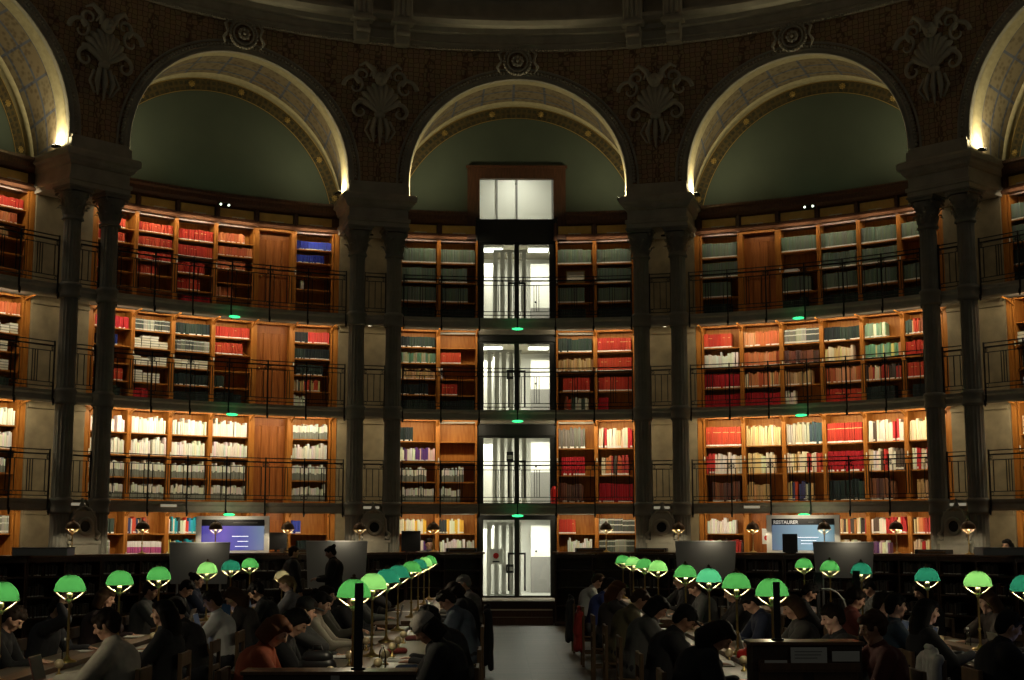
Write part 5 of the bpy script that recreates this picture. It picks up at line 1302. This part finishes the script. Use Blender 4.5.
# row, side (+1 sits on the right-hand side and faces left), distance, pose, hair style, hair colour, top colour, label, short phrase, options, item
PEOPLE = [
 ('L2', 1, 12.3, 'type', 'curly', 'dark', (.46, .42, .34), 'person in a cream jacket typing at a laptop at the far left table', 'person in the cream jacket', dict(bulky=True, skin=1), 'laptop_red'),
 ('L2', 1, 13.9, 'up', 'long', 'black', BK, 'person in black with long straight black hair, next to the cream jacket', 'long-haired person in black by the cream jacket', {}, 'notebook'),
 ('L2', 1, 15.4, 'write', 'short', 'black', DK, 'person in dark brown bent over papers under the third lamp, far left table', 'bent reader under the third far left lamp', {}, 'notebook'),
 ('L2', 1, 16.9, 'type', 'short', 'dark', (.55, .55, .53), 'person in a white T-shirt facing left at the far left table', 'person in the white T-shirt', dict(skin=2), 'laptop'),
 ('L2', 1, 18.8, 'write', 'long', 'brown', (.035, .03, .028), 'person with long brown hair reading behind the white T-shirt', 'long-haired reader behind the white T-shirt', {}, 'laptop'),
 ('L2', 1, 20.6, 'write', 'curly', 'black', BK, 'curly-haired person in black, fifth lamp of the far left row', 'curly reader at the fifth far left lamp', {}, 'notebook'),
 ('L2', 1, 22.8, 'type', 'tail', 'blond', (.16, .16, .17), 'fair-haired person in a striped grey top near the far left counter', 'fair-haired person near the left counter', dict(skin=3), 'laptop'),
 ('L2', -1, 11.6, 'chin', 'short', 'black', DK, 'dark figure at the left edge with a hand at the chin', 'dark figure at the left edge', {}, 'notebook'),
 ('L2', -1, 14.0, 'write', 'short', 'dark', BK, 'person in black leaning low over the far left table, behind the first lamp', 'low-leaning person in black behind the first lamp', {}, None),
 ('L2', -1, 15.6, 'head', 'short', 'dark', (.03, .03, .035), 'person resting head on a hand, white shirt showing, far left table', 'person resting the head on a hand', dict(skin=1), 'papers'),
 ('L2', -1, 17.6, 'chin', 'bob', 'brown', (.05, .03, .03), 'bob-haired person in maroon behind the third far left lamp', 'bob-haired person in maroon', {}, 'notebook'),
 ('L2', -1, 20.0, 'type', 'short', 'dark', GY, 'person in a grey collar facing right, far end of the left table', 'grey-collared person facing right', {}, 'laptop'),
 ('L2', -1, 21.8, 'write', 'short', 'black', BK, 'person in black reading low beside the grey board', 'low reader beside the grey board', dict(skin=1), 'papers'),
 ('L2', -1, 23.6, 'up', 'bun', 'black', NV, 'person in navy with a hair bun, farthest at the far left table', 'navy person with a bun', {}, None),
 ('L1', -1, 12.2, 'write', 'bob', 'red', (.34, .065, .02), 'person in a rust-orange sweater reading, left of the aisle table', 'person in the rust sweater', dict(skin=3), 'notebook'),
 ('L1', -1, 13.4, 'write', 'long', 'black', BK, 'long black-haired person next to the rust sweater', 'long-haired person next to the rust sweater', {}, 'backpack'),
 ('L1', -1, 14.7, 'chin', 'short', 'dark', (.05, .05, .05), 'person in a dark cap leaning on a hand, left of the aisle table', 'person in the dark cap', dict(hat='cap', hatc=(.02, .02, .02)), 'notebook'),
 ('L1', -1, 16.2, 'type', 'bun', 'black', (.36, .32, .25), 'person in a beige sweater with tied black hair, left of the aisle table', 'person in the beige sweater', dict(skin=3), 'laptop'),
 ('L1', -1, 17.6, 'up', 'long', 'dark', (.06, .055, .04), 'long-haired person in olive behind the beige sweater', 'olive person behind the beige sweater', {}, 'papers'),
 ('L1', -1, 18.9, 'write', 'short', 'dark', BK, 'person in black with lit face bent over a book, fourth lamp left of the aisle', 'lit-faced reader at the fourth aisle lamp', {}, 'notebook'),
 ('L1', -1, 21.2, 'type', 'tail', 'brown', GY, 'ponytailed person in grey at the rear left aisle table', 'ponytailed person in grey', {}, 'laptop'),
 ('L1', -1, 23.4, 'chin', 'short', 'black', DK, 'short-haired person in dark clothes, rear left aisle table, middle', 'short-haired person at the rear left table', {}, 'papers'),
 ('L1', 1, 12.4, 'write', 'bob', 'black', BK, 'person in black wearing a pale knitted beanie, right side of the left aisle table', 'person in the pale beanie', dict(hat='beanie', hatc=(.36, .33, .29), bulky=True), 'papers'),
 ('L1', 1, 14.3, 'slump', 'curly', 'black', BK, 'dark curly-haired person slumped behind the pale beanie', 'curly person behind the beanie', dict(bulky=True), 'papers'),
 ('L1', 1, 17.8, 'write', 'short', 'dark', (.07, .09, .12), 'person in a blue-grey jacket leaning over the left aisle table', 'person in the blue-grey jacket', dict(bulky=True), 'book'),
 ('L1', 1, 20.9, 'write', 'bob', 'dark', BK, 'person in a long black coat beside the aisle, left', 'person in the long black coat', dict(bulky=True), 'book'),
 ('L1', 1, 22.9, 'type', 'short', 'grey', (.14, .13, .12), 'grey-haired person in a grey jacket near the steps, left table', 'grey-haired person near the steps', {}, 'laptop'),
 ('R1', -1, 25.2, 'write', 'short', 'brown', (.50, .50, .48), 'person in a white shirt at the aisle, far end of the right table', 'person in the white shirt', dict(shoes=(.5, .5, .5)), 'papers'),
 ('R1', -1, 22.6, 'write', 'tail', 'dark', (.03, .05, .20), 'person in a blue checked shirt by the aisle, right table', 'person in the blue checked shirt', dict(skin=3, shoes=(.6, .6, .58), trc=(.12, .12, .13)), 'laptop'),
 ('R1', -1, 20.2, 'chin', 'long', 'red', (.05, .04, .04), 'auburn long-haired person beside the blue checked shirt', 'auburn-haired person', dict(skin=3), 'papers'),
 ('R1', -1, 18.0, 'write', 'short', 'brown', (.11, .09, .045), 'person in an olive-brown jacket leaning in, right aisle table', 'person in the olive-brown jacket', dict(bulky=True, skin=1), 'notebook'),
 ('R1', -1, 16.0, 'write', 'bob', 'black', (.09, .09, .085), 'person in a grey coat with black bobbed hair, right aisle table', 'grey-coated person with bobbed hair', dict(bulky=True), 'notebook'),
 ('R1', -1, 13.8, 'write', 'short', 'black', BK, 'person in black wearing a black cap, third from the front, right aisle table', 'person in the black cap', dict(bulky=True, hat='cap', hatc=(.012, .012, .012), skin=2), 'book'),
 ('R1', -1, 12.0, 'slump', 'long', 'black', BK, 'black-haired person in black nearest the leaflet cabinet, writing', 'black-haired writer nearest the leaflet cabinet', dict(bulky=True), 'papers'),
 ('R1', 1, 12.0, 'chin', 'curly', 'brown', (.10, .02, .015), 'person in a maroon sweater with curly brown hair, right of the leaflets', 'curly-haired person in maroon', dict(skin=1), 'papers'),
 ('R1', 1, 13.4, 'chin', 'short', 'dark', BK, 'person in black with lit face and hand at chin, right of the leaflets', 'lit-faced person with hand at chin', dict(skin=3), 'laptop'),
 ('R1', 1, 15.3, 'type', 'bob', 'brown', (.045, .04, .035), 'bob-haired person in brown across from the black cap', 'bob-haired person across from the cap', {}, 'laptop'),
 ('R1', 1, 17.2, 'write', 'short', 'black', NV, 'person in navy under the third lamp of the right aisle table', 'navy reader at the third right lamp', {}, 'notebook'),
 ('R1', 1, 19.2, 'type', 'long', 'dark', DK, 'long-haired person in dark grey between the two right aisle tables', 'long-haired person between the right tables', {}, None),
 ('R1', 1, 22.0, 'write', 'short', 'brown', GY, 'short-haired person in grey, rear right aisle table, outer side', 'grey person at the rear right table', {}, 'laptop'),
 ('R1', 1, 24.4, 'chin', 'bun', 'dark', DK, 'bun-haired person in dark clothes, rear right aisle table, outer side', 'bun-haired person at the rear right table', {}, 'papers'),
 ('R2', -1, 20.2, 'write', 'short', 'black', BK, 'person in black before the small dark monitor, far right table', 'person in black at the dark monitor', {}, None),
 ('R2', -1, 17.2, 'type', 'curly', 'dark', (.13, .025, .018), 'person in a dark red jacket facing right at the far right table', 'person in the dark red jacket', dict(bulky=True), 'laptop'),
 ('R2', -1, 16.1, 'chin', 'short', 'dark', BK, 'person in black with a hand on the lit cheek, far right table', 'person in black with hand on cheek', dict(skin=3), 'laptop'),
 ('R2', -1, 15.1, 'up', 'short', 'black', (.010, .025, .045), 'person in a dark blue sweater looking right, far right table', 'person in the dark blue sweater', {}, 'papers'),
 ('R2', -1, 14.0, 'up', 'long', 'black', BK, 'person in black with very long dark hair seen from behind, far right', 'very long-haired person at far right', {}, 'laptop'),
 ('R2', -1, 12.1, 'type', 'short', 'black', BK, 'dark figure in the bottom right corner in a black jacket', 'dark figure in the bottom right corner', dict(bulky=True), 'laptop'),
 ('R2', 1, 16.8, 'chin', 'long', 'brown', (.05, .035, .03), 'long-haired person facing left behind the pale green lamp, far right', 'long-haired person behind the pale green lamp', dict(skin=3), 'papers'),
 ('R2', 1, 15.0, 'write', 'short', 'dark', BK, 'person in black reading at the right edge, facing left', 'reader at the right edge', dict(skin=3), 'laptop'),
 ('R2', 1, 19.4, 'type', 'bob', 'dark', DK, 'bob-haired person facing left, rear far right table', 'bob-haired person at the rear far right table', {}, 'notebook'),
 ('R2', 1, 21.8, 'write', 'short', 'black', GY, 'short-haired person in grey, farthest at the far right table', 'grey person at the farthest right table', {}, 'papers'),
]
lap_red = mat('laptop_red_lid', (.16, .05, .045), .4); scr_m = mat('laptop_screen', (.02, .02, .02), emit=(.45, .6, 1), estr=1.0); scr_d = mat('laptop_screen_dim', (.01, .01, .012), emit=(.5, .6, .8), estr=.04)
def laptop(loc, rz, short, red=False, bright=False):
    t = thing('laptop', 'open laptop in front of the ' + short, 'laptop', loc, rz)
    MB().rbox(-.16, .16, -.11, .11, 0, .016, .006).build('keyboard_base', 'greypanel' if not red else lap_red, t)
    Tl = Matrix.Translation((0, .11, .014)) @ Matrix.Rotation(radians(-15), 4, 'X')
    lid = MB().rbox(-.16, .16, 0, .008, 0, .215, .004).build('lid', lap_red if red else 'greypanel', t, Tl); MB().box(-.15, .15, -.002, 0, .012, .205).build('screen', scr_m if bright else 'black' if red else scr_d, lid)
    MB().box(-.14, .14, -.06, .07, .016, .0175).build('keys', 'black', t)
for i, (r, sd, Y, pose, style, hc, topc, label, short, opt, item) in enumerate(PEOPLE):
    X = ROWS[r][0] + sd * .86; rz = pi / 2 if sd > 0 else -pi / 2
    person((X, Y, 0), rz, pose, style, hc, topc, label, short, **opt)
    ix = ROWS[r][0] + sd * .30
    if item and item.startswith('laptop'): laptop((ix, Y + .02, TAB_Z + .005), rz, short, item == 'laptop_red', i in (3, 45, 46, 47, 49))
    elif item == 'notebook':
        t = thing('notebook', 'open notebook in front of the ' + short, 'notebook', (ix + sd * .05, Y, TAB_Z + .005), rz + .1)
        MB().rbox(-.155, .155, -.11, .11, 0, .008, .003).build('cover', 'black', t); MB().box(-.15, -.003, -.105, .105, .008, .016).box(.003, .15, -.105, .105, .008, .016).build('pages', 'paper', t)
    elif item == 'papers':
        t = thing('paper_sheets', 'loose white sheets in front of the ' + short, 'papers', (ix, Y, TAB_Z + .005), rz)
        for q in range(3): MB().box(-.105, .105, -.148, .148, q * .002, q * .002 + .001).build('sheet', 'paper', t, Matrix.Translation((q * .05 - .04, q * .02, 0)) @ Matrix.Rotation(q * .25 - .2, 4, 'Z'))
    elif item == 'book':
        t = thing('open_book', 'thick open book in front of the ' + short, 'book', (ix, Y, TAB_Z + .005), rz)
        s_ = MB()
        for s in (-1, 1):
            n_ = 6; vs = []
            for q in range(n_ + 1):
                x = s * q / n_ * .17; z = .035 * sin(pi * (q / n_) ** .6) * (1 - q / n_ * .5) + .012; vs += [(x, -.12, z), (x, .12, z), (x, -.12, .004), (x, .12, .004)]
            s_.add(vs, [f for q in range(n_) for f in ((q * 4, q * 4 + 4, q * 4 + 5, q * 4 + 1), (q * 4, q * 4 + 2, q * 4 + 6, q * 4 + 4), (q * 4 + 1, q * 4 + 5, q * 4 + 7, q * 4 + 3))])
        s_.build('pages', 'paper', t); MB().box(-.175, .175, -.125, .125, 0, .004).build('cover', 'bronze', t)
    elif item == 'backpack':
        t = thing('backpack', 'black rounded backpack standing on the table by the rust sweater', 'bag', (ix - .05, 12.75, TAB_Z + .005), 0)
        bm_ = MB(); bm_.capsule((-.09, 0, .09), (.09, 0, .09), .085, .085); bm_.capsule((-.07, 0, .16), (.07, 0, .16), .07, .07); t2 = bm_.build('bag_body', 'black', t); MB().tube([(-.05, 0, .22), (-.03, 0, .27), (.03, 0, .27), (.05, 0, .22)], .009, 6).build('handle', 'black', t)
# coats hanging on chair backs beside the aisle and at far right
def coat(loc, rz, c, label, h0, h1, w=.20):
    t = thing('coat', label, 'coat', loc, rz); m = MB()
    h1 = min(h1, 1.0); rnd = random.Random(int(h0 * 100) + int(w * 100))
    m.capsule((-w, 0, h1 - .06), (w, 0, h1 - .06), .05, .05); m.capsule((-.07, .0, h1 - .01), (.07, .0, h1 - .01), .05, .05)
    for q in range(9):                      # hanging folds of uneven length
        x = -w * 1.05 + q * w * 2.1 / 8; dy = (.025 if q % 2 else -.025); hb = h0 + rnd.uniform(0, .10)
        m.capsule((x * .92, dy * .6, h1 - .08), (x * 1.12, dy * 1.6 - .02, hb), .038, .046)
    for s in (-1, 1): m.capsule((s * (w + .01), -.03, h1 - .09), (s * (w + .05), -.07, (h0 + h1) / 2 - .05), .045, .036); m.capsule((s * (w + .05), -.07, (h0 + h1) / 2 - .05), (s * (w + .03), -.06, h0 + .22), .036, .030)
    me = remesh(m, 'coat_body', .016, 3); me.materials.append(cloth(c)); share('coat_body', me, t)
    m = MB(); h1 = min(h1, 1.0); m.capsule((-.07, -.02, h1 + .03), (.07, -.02, h1 + .03), .03, .03); me = remesh(m, 'collar', .012, 2); me.materials.append(cloth(c)); share('collar', me, t)
coat((-.10, 20.9, 0), pi / 2, BK, 'long black coat hanging on a chair back beside the aisle, left', .12, 1.12, .24)
coat((1.37, 22.6, 0), -pi / 2, (.30, .02, .012), 'red coat hanging on a chair back beside the aisle, right', .25, .88)
chair((4.27, 13.05, 0), -pi / 2, 'pale grey hooded coat')
coat((4.01, 13.05, 0), -pi / 2, (.40, .39, .36), 'pale grey hooded coat hanging on a chair back, far right table', .30, 1.22, .22)
coat((1.37, 25.2, 0), -pi / 2, BK, 'black coat hanging by the person in the white shirt', .2, .95)
# things on the right aisle table
t = thing('tote_bag', 'bright red cloth bag lying on the right aisle table under the second lamp', 'bag', (2.62, 14.1, TAB_Z + .005), 0)
m = MB(); m.capsule((-.16, 0, .07), (.16, .03, .06), .065, .055); m.capsule((-.1, -.04, .10), (.12, .0, .09), .06, .05); me = remesh(m, 'bag_body', .012, 3); me.materials.append(M['red']); share('bag_body', me, t)
MB().tube([(-.12, -.03, .13), (-.05, -.05, .18), (.05, -.04, .17), (.10, -.02, .12)], .009, 6).build('handle', 'red', t)
t = thing('paper_sheets', 'white sheets lying across the bright red bag', 'papers', (2.66, 14.1, TAB_Z + .185), 0); MB().rbox(-.20, .20, -.14, .14, 0, .006, .003).build('sheet', 'paper', t, Matrix.Rotation(.08, 4, 'Y'))
for k, (x, y, Y, c, lb) in enumerate(((596, 0, 0, 0, 0),)): pass
for k, (X, Y, c, lb) in enumerate(((-1.02, 15.1, (.30, .05, .04), 'red pencil case lying on the left aisle table by the brass spotlights'), (-.80, 13.2, (.03, .05, .10), 'dark blue pencil case near the pale beanie'), (-.95, 17.0, (.22, .06, .06), 'pink-red pouch farther along the left aisle table'))):
    t = thing('pencil_case', lb, 'pencil case', (X, Y, TAB_Z + .005), .6)
    me = remesh(MB().capsule((-.09, 0, .032), (.09, 0, .032), .032, .032), 'pouch', .007, 1); me.materials.append(cloth(c)); share('pouch', me, t); MB().box(-.09, .09, -.003, .003, .062, .066).build('zipper', 'brass', t)
btl = MB().lathe([(.001, 0), (.033, .003), (.034, .02), (.034, .13), (.028, .16), (.014, .185), (.014, .2)], n=16).mesh('bottle_body'); btl.materials.append(M['glass'])
cap_ = MB().cyl((0, 0, .2), (0, 0, .22), .016, n=12).mesh('cap'); cap_.materials.append(M['white'])
for k, (X, Y, lb) in enumerate(((-1.05, 13.5, 'clear water bottle on the left aisle table near the first lamps'), (-1.45, 15.6, 'clear water bottle in front of the beige sweater'), (2.3, 16.0, 'clear water bottle under the mint lamp of the right aisle table'), (2.7, 12.9, 'clear water bottle near the leaflet cabinet'), (5.3, 15.9, 'clear water bottle on the far right table'), (-4.3, 14.4, 'clear water bottle on the far left table'))):
    t = thing('water_bottle', lb, 'bottle', (X, Y, TAB_Z + .005)); share('bottle_body', btl, t); share('cap', cap_, t)
# people by the counter
def standing(x, y_top, Y, pose, style, hc, topc, label, rz, z=0, scale=1.05):
    c = at_px(x, y_top, Y=Y); person((c.x, Y, z), rz, pose, style, hc, topc, label, '', sit=False, bulky=True, scale=scale)
standing(293, 545, 29.0, 'stand', 'short', 'dark', BK, 'standing person in black facing right in front of the left counter', -pi / 2 + .3)
standing(335, 545, 28.6, 'standlook', 'bun', 'black', BK, 'standing person in a black coat looking down, before the pale grey board', pi / 2, 0, 1.06)
for x, Y, hc, c_, lb, sh in ((430, 33.7, 'dark', (.12, .12, .12), 'person sitting behind the counter left of the steps, head just showing', 'reader behind the left counter'), (1004, 29.0, 'black', BK, 'dark-haired person sitting behind the grey cabinet at far right', 'person behind the far right counter')):
    a = ang_at(x, 12.5); P = P_ang(a, 12.55 if x < 600 else 12.5, .5)
    person(P, pi - a, 'up', 'short' if x < 600 else 'bob', hc, c_, lb, sh, sit=False, scale=1.10)
    ch = chair(P, pi - a, sh)
